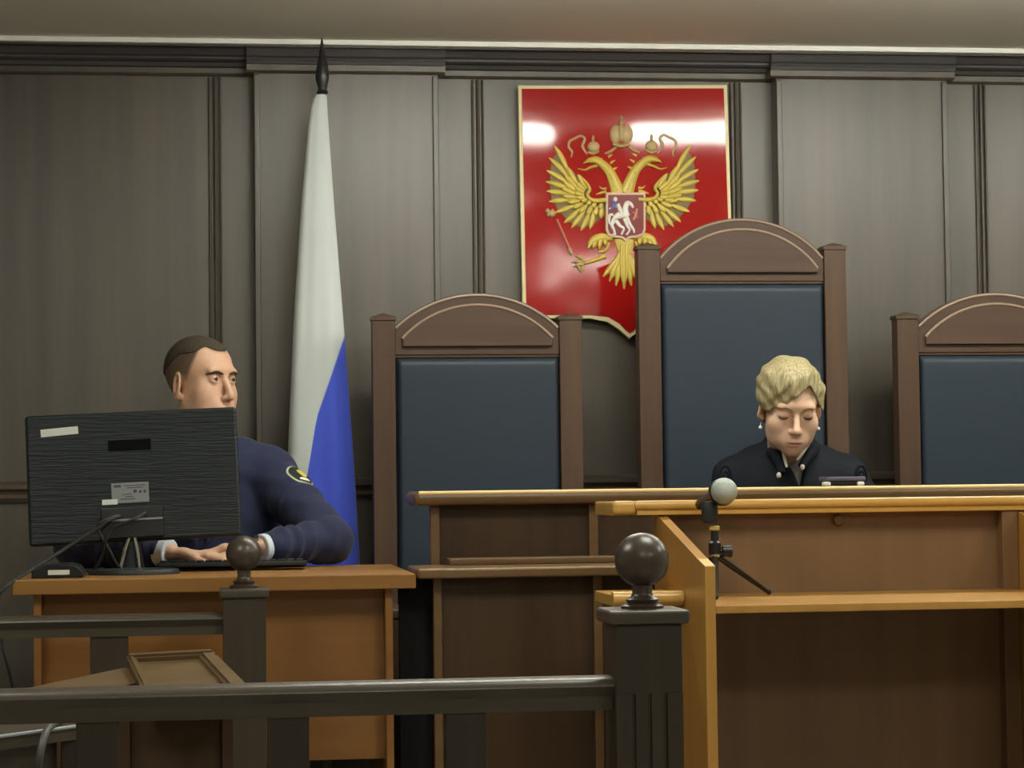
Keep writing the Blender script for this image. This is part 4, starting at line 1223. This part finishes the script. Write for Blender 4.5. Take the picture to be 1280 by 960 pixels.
def jacket(p):
    d = ell(p, (mx0, my0+.025, sh_z-.055), (.195, .105, .072))
    d = smin(d, ell(p, (mx0, my0+.025, sh_z-.24), (.205, .13, .25)), .05)
    d = smin(d, cap(p, (mx0-.1, my0+.03, sh_z-.03), (mx0+.1, my0+.03, sh_z-.03), .062, .062), .05)
    d = smin(d, cap(p, (mx0-.02, my0+.03, sh_z-.02), (mx0-.015, my0+.03, sh_z+.035), .08, .066), .03)
    for s_, e_, w_ in ((sR, eR, wR), (sL, eL, wL)):
        m_ = s_*.5+e_*.5
        u = cap(p, s_+np.array((0, 0, .008)), e_, .068, .06)+folds(p, s_, e_, .0032, 105)
        fo = cap(p, e_, w_+(e_-w_)*.13, .057, .042)+folds(p, e_, w_, .0046, 135)
        d = smin(d, smin(u, fo, .014), .022)
        d = smin(d, ell(p, s_+np.array((0, 0, .006)), (.066, .066, .055)), .04)
    d = d+.0015*np.sin(p[:, 0]*38+p[:, 2]*61)*np.sin(p[:, 2]*47+p[:, 1]*30)
    neck = cap(p, (mx0-.01, my0+.01, sh_z-.02), hcen+np.array((-.012, .03, -.06)), .056, .062)
    d = smax(d, -neck, .006)
    # open collar wedge down the chest
    wdg = np.maximum(np.abs(p[:, 0]-mx0)-(p[:, 2]-(sh_z-.22))*.3, p[:, 1]-(my0-.02))
    d = smax(d, -np.where(p[:, 2] > sh_z-.22, wdg, 1.), .006)
    d = np.maximum(d, seatz+.005-p[:, 2])
    return np.maximum(d, DZ+.004-p[:, 2]*1.0) if False else np.where((p[:, 1] < DY+.68), np.maximum(d, DZ+.003-p[:, 2]), d)


V, Q = nets(jacket, (eL[0]-.12, 5.5, seatz-.02), (eR[0]+.12, my0+.3, sh_z+.14), .0042)
jk = raw_mesh('uniform_jacket', V, Q, M['navy'], man)
for (e_, w_) in ((eR, wR), (eL, wL)):
    dv = (w_-e_)/np.linalg.norm(w_-e_)
    bm = NB(); tube(bm, [Vector(w_-dv*.05), Vector(w_-dv*.01), Vector(w_+dv*.01), Vector(w_+dv*.012)], [.035, .035, .0345, .032], 24); build('shirt_cuff', bm, M['shirt'], man)
wp = wR+np.array((-.02, 0, .003))
bm = NB(); tube(bm, [Vector(wp+np.array((.006, 0, 0))), Vector(wp-np.array((.006, 0, 0)))], .0285, 24); build('watch_strap', bm, M['plastic2'], man)


def shirt(p):
    d = ell(p, (mx0, my0+.02, sh_z-.06), (.17, .1, .075)); d = smin(d, ell(p, (mx0, my0+.03, sh_z-.22), (.15, .112, .2)), .05)
    d = smin(d, cap(p, (mx0-.008, my0+.02, sh_z-.02), hcen+np.array((-.012, .03, -.1)), .06, .064), .01)
    return smax(d, -(cap(p, (mx0-.01, my0+.022, sh_z+.03), hcen+np.array((-.012, .03, -.05)), .05, .055)-.004), .003)


V, Q = nets(shirt, (mx0-.22, my0-.2, sh_z-.45), (mx0+.22, my0+.25, sh_z+.12), .005)
raw_mesh('shirt', V, Q, M['shirt'], man)
bm = NB()
tz = [(sh_z+.03, .018), (sh_z+.005, .014), (sh_z-.1, .026), (sh_z-.2, .032)]
pts = on = [Vector((mx0+.002, my0-.086-.02*k, z)) for k, (z, ww) in enumerate(tz)]
for k in range(len(tz)-1):
    (za_, wa_), (zb_, wb_) = tz[k], tz[k+1]
    prism(bm, [(mx0-wa_, za_), (mx0+wa_, za_), (mx0+wb_, zb_), (mx0-wb_, zb_)], 'y', my0-.105, my0-.09, .003)
build('necktie', bm, M['plastic2'], man)
# lapel edge visible beside the monitor
for s, px in ((1, 0), (-1, 0)):
    bm = NB()
    top = np.array((mx0+s*.07, my0-.075, sh_z+.0)); mid = np.array((mx0+s*.1, my0-.108, sh_z-.1)); low_ = np.array((mx0+s*.012, my0-.115, sh_z-.24))
    a = [bm.verts.new(Vector(v)) for v in (top, mid, mid+np.array((-s*.012, -.002, -.02)), low_, low_+np.array((s*.002, 0, .03)), top+np.array((-s*.02, -.012, -.01)))]
    f_ = bm.faces.new(a); r = bmesh.ops.extrude_face_region(bm, geom=[f_]); bmesh.ops.translate(bm, vec=(0, -.008, 0), verts=[v for v in r['geom'] if isinstance(v, bmesh.types.BMVert)])
    build('lapel', bm, M['navy'], jk)
# sleeve patch lying on the upper arm
pcs = np.array(P(368, 598, MHY-.06)); up_ = (sR-eR)/np.linalg.norm(sR-eR)
vw = np.array((0, 0, CAMZ))-pcs; vw /= np.linalg.norm(vw)
ac = sR+(eR-sR)*(((pcs-sR) @ (eR-sR))/((eR-sR) @ (eR-sR)))
outw = np.array((.62, -.78, .0)); outw -= up_*(outw @ up_); outw /= np.linalg.norm(outw); sd = np.cross(up_, outw)


def patch_pt(u, v, lift):
    """u round the sleeve, v along it, pressed on the jacket surface"""
    c0 = ac+up_*v*1.0
    a = u/.058; dr = outw*math.cos(a)+sd*math.sin(a)
    r = .03
    for _ in range(40): r -= float(jacket((c0+dr*r)[None])[0])*.8
    return Vector(c0+dr*(r+lift))


def patch_mesh(name, ru, rv, lift, mat, parent, cu=0, cv=0, n=26):
    bm = NB(); rings = []
    for j in range(1, 5): rings.append([bm.verts.new(patch_pt(cu+ru*j/4*math.cos(2*math.pi*k/n), cv+rv*j/4*math.sin(2*math.pi*k/n), lift)) for k in range(n)])
    c0 = bm.verts.new(patch_pt(cu, cv, lift))
    low_ = [bm.verts.new(patch_pt(cu+ru*1.02*math.cos(2*math.pi*k/n), cv+rv*1.02*math.sin(2*math.pi*k/n), -.001)) for k in range(n)]
    for k in range(n): bm.faces.new((c0, rings[0][k], rings[0][(k+1) % n]))
    for a, b in list(zip(rings[:-1], rings[1:]))+[(rings[-1], low_)]:
        for k in range(n): bm.faces.new((a[k], b[k], b[(k+1) % n], a[(k+1) % n]))
    return build(name, bm, mat, parent)


pt_ = patch_mesh('sleeve_patch', .033, .041, .0016, newmat('patch_border', (176, 176, 150), .7, .3), jk)
patch_mesh('patch_field', .0285, .036, .0022, newmat('patch_green', (34, 42, 36), .8, .3), pt_)
patch_mesh('patch_badge', .011, .017, .003, newmat('patch_gold', (196, 180, 70), .6, .4), pt_, .002, .004)
patch_mesh('patch_badge', .014, .005, .003, M['white'], pt_, .0, -.021)
# trousers and shoes under the desk
def legs(p):
    d = None
    for s in (-1, 1):
        hp = np.array((mx0+s*.09, my0+.05, seatz+.075)); kn = np.array((mx0+s*.12, my0-.36, seatz+.08)); an = np.array((mx0+s*.12, my0-.38, POD+.1))
        e = smin(cap(p, hp, kn, .085, .062), cap(p, kn, an, .06, .05), .03); d = e if d is None else smin(d, e, .03)
    return np.maximum(smin(d, ell(p, (mx0, my0+.06, seatz+.09), (.16, .12, .085)), .04), np.maximum(seatz+.002-p[:, 2], -(p[:, 1] < my0-.25)*1.) if False else d*0-1)


V, Q = nets(legs, (mx0-.3, my0-.5, POD), (mx0+.3, my0+.25, seatz+.25), .008)
raw_mesh('trousers', V, Q, M['trousers'], man)
for s in (-1, 1):
    V, Q = nets(lambda p: np.maximum(smin(ell(p, (mx0+s*.12, my0-.45, POD+.035), (.045, .14, .05)), cap(p, (mx0+s*.12, my0-.37, POD+.04), (mx0+s*.12, my0-.37, POD+.11), .045, .045), .02), POD+.002-p[:, 2]), (mx0+s*.12-.08, my0-.63, POD-.02), (mx0+s*.12+.08, my0-.28, POD+.18), .008)
    raw_mesh('shoe', V, Q, M['plastic2'], man)
# his chair
root = thing('office_chair', (mx0, my0+.05, POD), 'grey fabric office chair behind the uniformed man, showing between his arm and side', 'chair')
bm = NB(); box(bm, mx0-.24, mx0+.24, my0-.22, my0+.24, seatz-.075, seatz-.004, .03, seg=4); build('seat', bm, M['grey_fabric'], root)
bm = NB(); box(bm, mx0-.22, mx0+.25, my0+.255, my0+.31, seatz+.1, sh_z-.13, .025, seg=4); build('backrest', bm, M['grey_fabric'], root)
bm = NB(); box(bm, mx0-.03, mx0+.03, my0+.3, my0+.325, seatz-.06, seatz+.2, .006); build('back_bracket', bm, M['plastic'], root)
bm = NB(); tube(bm, [(mx0, my0+.02, POD+.08), (mx0, my0+.02, seatz-.07)], .028, 16); build('gas_column', bm, M['plastic'], root)
for k in range(5):
    a = 2*math.pi*k/5+.3; e = Vector((mx0+.27*math.cos(a), my0+.02+.27*math.sin(a), POD+.065))
    bm = NB(); tube(bm, [(mx0, my0+.02, POD+.1), e], [.024, .015], 10); lg = build('base_leg', bm, M['plastic'], root)
    bm = NB(); ball(bm, e-Vector((0, 0, .038)), .0265, 14); build('caster', bm, M['rubber'], lg)
bm = NB(); tube(bm, smooth_path([(mx0+.225, my0+.24, seatz-.03), (mx0+.262, my0+.25, seatz+.05), (mx0+.262, my0+.24, seatz+.19), (mx0+.25, my0+.12, seatz+.2)]), .009, 10); build('armrest', bm, M['chrome'], root)

# ------------------------------------------------------------------ the judge
WHY = 5.87
wc = np.array(P(987.5, 509, WHY)); WR = rotm(math.radians(-3), math.radians(19), math.radians(2))
gw = dict(w=.945, jaw=.039, slit=.0012, slit_z=-.0035, lip=.0205, nd=0.0, fill=.027)
wx0 = X_(990, 6.0, 580); wy0 = 6.02
wsz = Z_(571, 6.0, 925)
wcR = [np.array((wx0+s*.15, wy0, wsz-.052)) for s in (-1, 1)]
weR = [np.array((wx0+s*.205, wy0-.1, .93)) for s in (-1, 1)]
wwR = [np.array((wx0+s*.1, 5.8, .925)) for s in (-1, 1)]
wh = [hand_prims(wwR[0]+np.array((.01, -.005, 0)), (.85, -.4, -.05), (.4, .85, 0), (0, 0, 1), .3, 1), hand_prims(wwR[1]+np.array((-.01, -.005, 0)), (-.85, -.4, -.05), (-.4, .85, 0), (0, 0, 1), .3, 1)]


def woman_body(p):
    nb = wc+WR @ np.array((0, .035, -.075))
    d = cap(p, nb, (wx0, wy0+.01, wsz), .048, .056)
    d = smin(d, ell(p, (wx0, wy0+.02, wsz-.07), (.155, .08, .075)), .05)
    d = smin(d, ell(p, (wx0, wy0+.03, wsz-.25), (.13, .1, .22)), .05)
    d = smin(d, ell(p, (wx0, wy0+.08, POD+.6), (.16, .12, .13)), .05)
    for k in (0, 1):
        d = smin(d, cap(p, wcR[k], weR[k], .042, .033), .03); d = smin(d, cap(p, weR[k], wwR[k], .032, .022), .02)
        near = np.abs(p-wwR[k]).max(1) < .26
        if near.any():
            e = np.full(len(p), 1.); e[near] = hand_sdf(p[near], wh[k]); d = np.where(near, smin(d, e, .012), d)
    q = (p-wc) @ WR; near = np.abs(q).max(1) < .19
    if near.any():
        e = np.full(len(p), 1.); e[near] = head_sdf(q[near], gw); d = np.where(near, smin(d, e, .016), d)
    return d


V, Q = nets(woman_body, (wx0-.33, 5.6, POD+.44), (wx0+.33, wy0+.25, wc[2]+.17), .0026)
q = (V-wc) @ WR
woman = raw_mesh('person', V, Q, skin_mat('pale_skin', (214, 180, 154), (146, 86, 76)), base=(wx0, wy0+.08, POD), attrs={'lips': lips_attr(q, gw['lip'], .0708+gw['nd'])})
props(woman, 'woman with short blonde hair in a black robe, head bowed, seated behind the bench', 'person')
face = lambda z: head_sdf(z, gw)
eye_parts(woman, wc, WR, .003, WR @ np.array((0, -1, -.6)), True)
for s in (-1, 1):
    pt = on_face([(s*x, 0, z) for x, z in ((.013, .018), (.022, .0225), (.032, .0245), (.042, .0215), (.048, .016))], face)
    bm = NB(); tube(bm, smooth_path([wc+WR @ p_ for p_ in pt], 4), [.0012, .0018, .0018, .0016, .0008], 8); build('eyebrow', bm, M['fair_brow'], woman)
    pt = on_face([(s*x, 0, z) for x, z in ((.0185, -.002), (.024, -.0052), (.0315, -.0068), (.039, -.0055), (.0455, -.0012))], face)
    bm = NB(); tube(bm, smooth_path([wc+WR @ (p_+np.array((0, -.0004, 0))) for p_ in pt], 4), [.0007, .0014, .0016, .0015, .0008], 8); build('lashes', bm, M['lash'], woman)
    ec = wc+WR @ np.array((s*.0745, -.004, -.043))
    bm = NB(); ball(bm, ec+np.array((s*.002, -.004, -.012)), .0048, 14); tube(bm, [Vector(ec), Vector(ec+np.array((s*.002, -.004, -.012)))], .0011, 6); build('earring', bm, M['pearl'], woman)


def hair(p):
    q = (p-wc) @ WR
    x, y, z = q[:, 0], q[:, 1], q[:, 2]
    d = ell(q, (-.003, .014, .042), (.0865, .105, .088))
    d = smin(d, ell(q, (-.012, -.022, .078), (.066, .058, .048)), .03)      # volume over the brow
    d = smin(d, ell(q, (-.066, -.03, .024), (.017, .032, .042)), .02)     # swept lock at the temple
    d = smin(d, ell(q, (.064, -.032, .012), (.014, .026, .052)), .02)      # strand on the other side
    d = smin(d, ell(q, (0, .055, -.03), (.062, .055, .06)), .03)           # nape
    # strands
    s_ = np.sin(x*150+z*90+4*np.sin(z*26+x*12))+.6*np.sin(x*260-z*170+y*90)
    d = d-.0017*s_-.0028*np.sin(x*58-z*44+1.1)*np.sin(z*62+y*48+.6)-.002*np.sin(y*70+x*40)
    # forehead and face opening
    l1 = (z-.079)*.77-(x-.027)*.64          # the fringe falls from the parting (x=.026) down to the near temple
    l2 = (x-.034)*.86+(z-.076)*.50          # the other side of the parting
    op = smax(smax(l1, l2, .004), y+.02, .01)
    d = smax(d, -op, .005)
    d = smax(d, -smax(smax(z-.016-.0*x, np.abs(x)-.061-.006*(x > 0), .01), y+.02, .01), .006)    # the face itself
    d = smax(d, -smax(smax(z+.0-.004, -(np.abs(x)-.062), .006), y-.03, .006), .006)                 # below the ears
    for s in (-1, 1): d = smax(d, -ell(q, (s*.086, .004, -.012), (.026, .026, .036)), .006)
    d = smax(d, -.062-z-.0, .01)
    return d


V, Q = nets(hair, wc-.17, wc+.17, .0026)
hm = newmat('blonde_hair', (160, 148, 112), .5, .3)
n_ = noise(hm, 210, (1, 1, .1), 4, rough=.6); n_.inputs['Vector'].links[0].from_node.inputs['Rotation'].default_value = (0, math.radians(28), 0); r_ = ramp(hm, n_.outputs[0], [(.25, (104, 92, 62)), (.5, (150, 138, 102)), (.78, (186, 176, 140))])
lk(hm, r_.outputs[0], hm.node_tree.nodes['Principled BSDF'].inputs['Base Color']); bump(hm, n_.outputs[0], .35, .003)
raw_mesh('short_hair', V, Q, hm, woman)


def robe(p):
    d = ell(p, (wx0, wy0+.015, wsz-.07), (.175, .105, .088))
    d = smin(d, cap(p, (wx0-.08, wy0+.02, wsz-.03), (wx0+.08, wy0+.02, wsz-.03), .06, .06), .05)
    d = smin(d, ell(p, (wx0, wy0+.03, wsz-.27), (.175, .145, .27)), .06)
    d = smin(d, cap(p, (wx0, wy0+.015, wsz-.02), (wx0-.002, wy0-.01, wsz+.035), .082, .066), .03)
    for k, s in enumerate((-1, 1)):
        u = cap(p, wcR[k]+np.array((0, 0, -.005)), weR[k], .062, .068)+folds(p, wcR[k], weR[k], .003, 40)
        fo = cap(p, weR[k], wwR[k]+(weR[k]-wwR[k])*.1, .07, .062)+folds(p, weR[k], wwR[k], .004, 50)
        d = smin(d, smin(u, fo, .02), .03)
        # pleats at the sleeve heads
        sh = wcR[k]+np.array((s*.012, -.03, .0))
        pl = ell(p, sh+np.array((s*.006, .005, -.02)), (.038, .045, .044))-.0015*np.sin((p[:, 0]-sh[0])*s*230+(p[:, 2]-sh[2])*60)
        d = smin(d, pl, .012)
    d = d+.002*np.sin(p[:, 0]*42+p[:, 2]*30)*np.sin(p[:, 2]*36)
    nk = cap(p, (wx0, wy0-.01, wsz-.02), wc+WR @ np.array((0, .02, -.07)), .046, .058)
    d = smax(d, -nk, .005)
    vz = wsz-.085
    wdg = np.maximum(np.abs(p[:, 0]-(wx0+.002))-(p[:, 2]-vz)*.34, p[:, 1]-(wy0-.02))
    d = smax(d, -np.where(p[:, 2] > vz, wdg, 1.), .005)
    d = np.where(p[:, 1] < 5.86, np.maximum(d, .888-p[:, 2]), d)
    return np.maximum(d, POD+.465-p[:, 2])


V, Q = nets(robe, (wx0-.4, 5.62, POD+.42), (wx0+.4, wy0+.3, wsz+.14), .0042)
rb = raw_mesh('black_robe', V, Q, M['robe'], woman)


def blouse(p):
    d = ell(p, (wx0, wy0+.015, wsz-.08), (.16, .093, .08))
    d = smin(d, ell(p, (wx0, wy0+.03, wsz-.25), (.14, .125, .2)), .05)
    d = smin(d, cap(p, (wx0, wy0+.0, wsz-.03), (wx0, wy0-.02, wsz+.0), .058, .053), .02)
    return d


V, Q = nets(blouse, (wx0-.2, wy0-.2, wsz-.45), (wx0+.2, wy0+.22, wsz+.09), .005)
raw_mesh('blouse', V, Q, M['blouse'], woman)
wv = wsz-.085


def collar_pt(s, t, Y=5.885):
    a = P(*((978, 562) if s < 0 else (1011, 555)), Y); b = P(*((983, 583) if s < 0 else (997, 574)), Y-.012)
    return a.lerp(b, t)


for s in (-1, 1):
    bm = NB(); tube(bm, [collar_pt(s, -.25), collar_pt(s, .5), collar_pt(s, 1.05)], [.003, .0045, .003], 8); build('white_collar_edge', bm, M['white'], woman)
    bm = NB(); pts = [collar_pt(s, -.15, 5.93)+Vector((s*.022, .03, -.012)), collar_pt(s, .2, 5.905)+Vector((s*.014, 0, -.014)), collar_pt(s, 1.1, 5.89)+Vector((s*.013, 0, -.014))]
    tube(bm, smooth_path(pts, 5), [.014, .017, .01], 12); build('stand_collar', bm, M['robe'], rb)
    c0 = P(*((973.5, 594) if s < 0 else (1003, 584)), 5.88)
    c0 = P(*((973.5, 594) if s < 0 else (1003, 584)), 5.868)
    bm = NB(); ball(bm, c0, .0062, 14, (1, 1.2, 1.25)); build('collar_pin', bm, M['white'], rb)
for k, s in enumerate((-1, 1)):
    c0 = P(906 if s < 0 else 1076, 582, 5.94)
    for j in range(2):
        bm = NB(); r0_ = .008+.007*j
        tube(bm, [c0+Vector((r0_*math.cos(a)*1.0-s*.0, -.006+.004*j, r0_*2.0*math.sin(a)-.03)) for a in np.linspace(-.35, math.pi+.35, 16)], [.002, .004, .004, .002], 8)
        build('sleeve_pleat', bm, M['robe'], rb)
# skirt of the robe over the lap
def lap(p):
    d = None
    for s in (-1, 1):
        hp = np.array((wx0+s*.09, wy0+.06, POD+.545)); kn = np.array((wx0+s*.1, wy0-.34, POD+.53)); an = np.array((wx0+s*.1, wy0-.32, POD+.06))
        e = smin(cap(p, hp, kn, .08, .068), cap(p, kn, an, .066, .06), .04); d = e if d is None else smin(d, e, .05)
    return np.maximum(d, POD+.004-p[:, 2])


V, Q = nets(lap, (wx0-.26, wy0-.5, POD), (wx0+.26, wy0+.2, POD+.68), .009)
raw_mesh('robe_skirt', V, Q, M['robe'], woman)
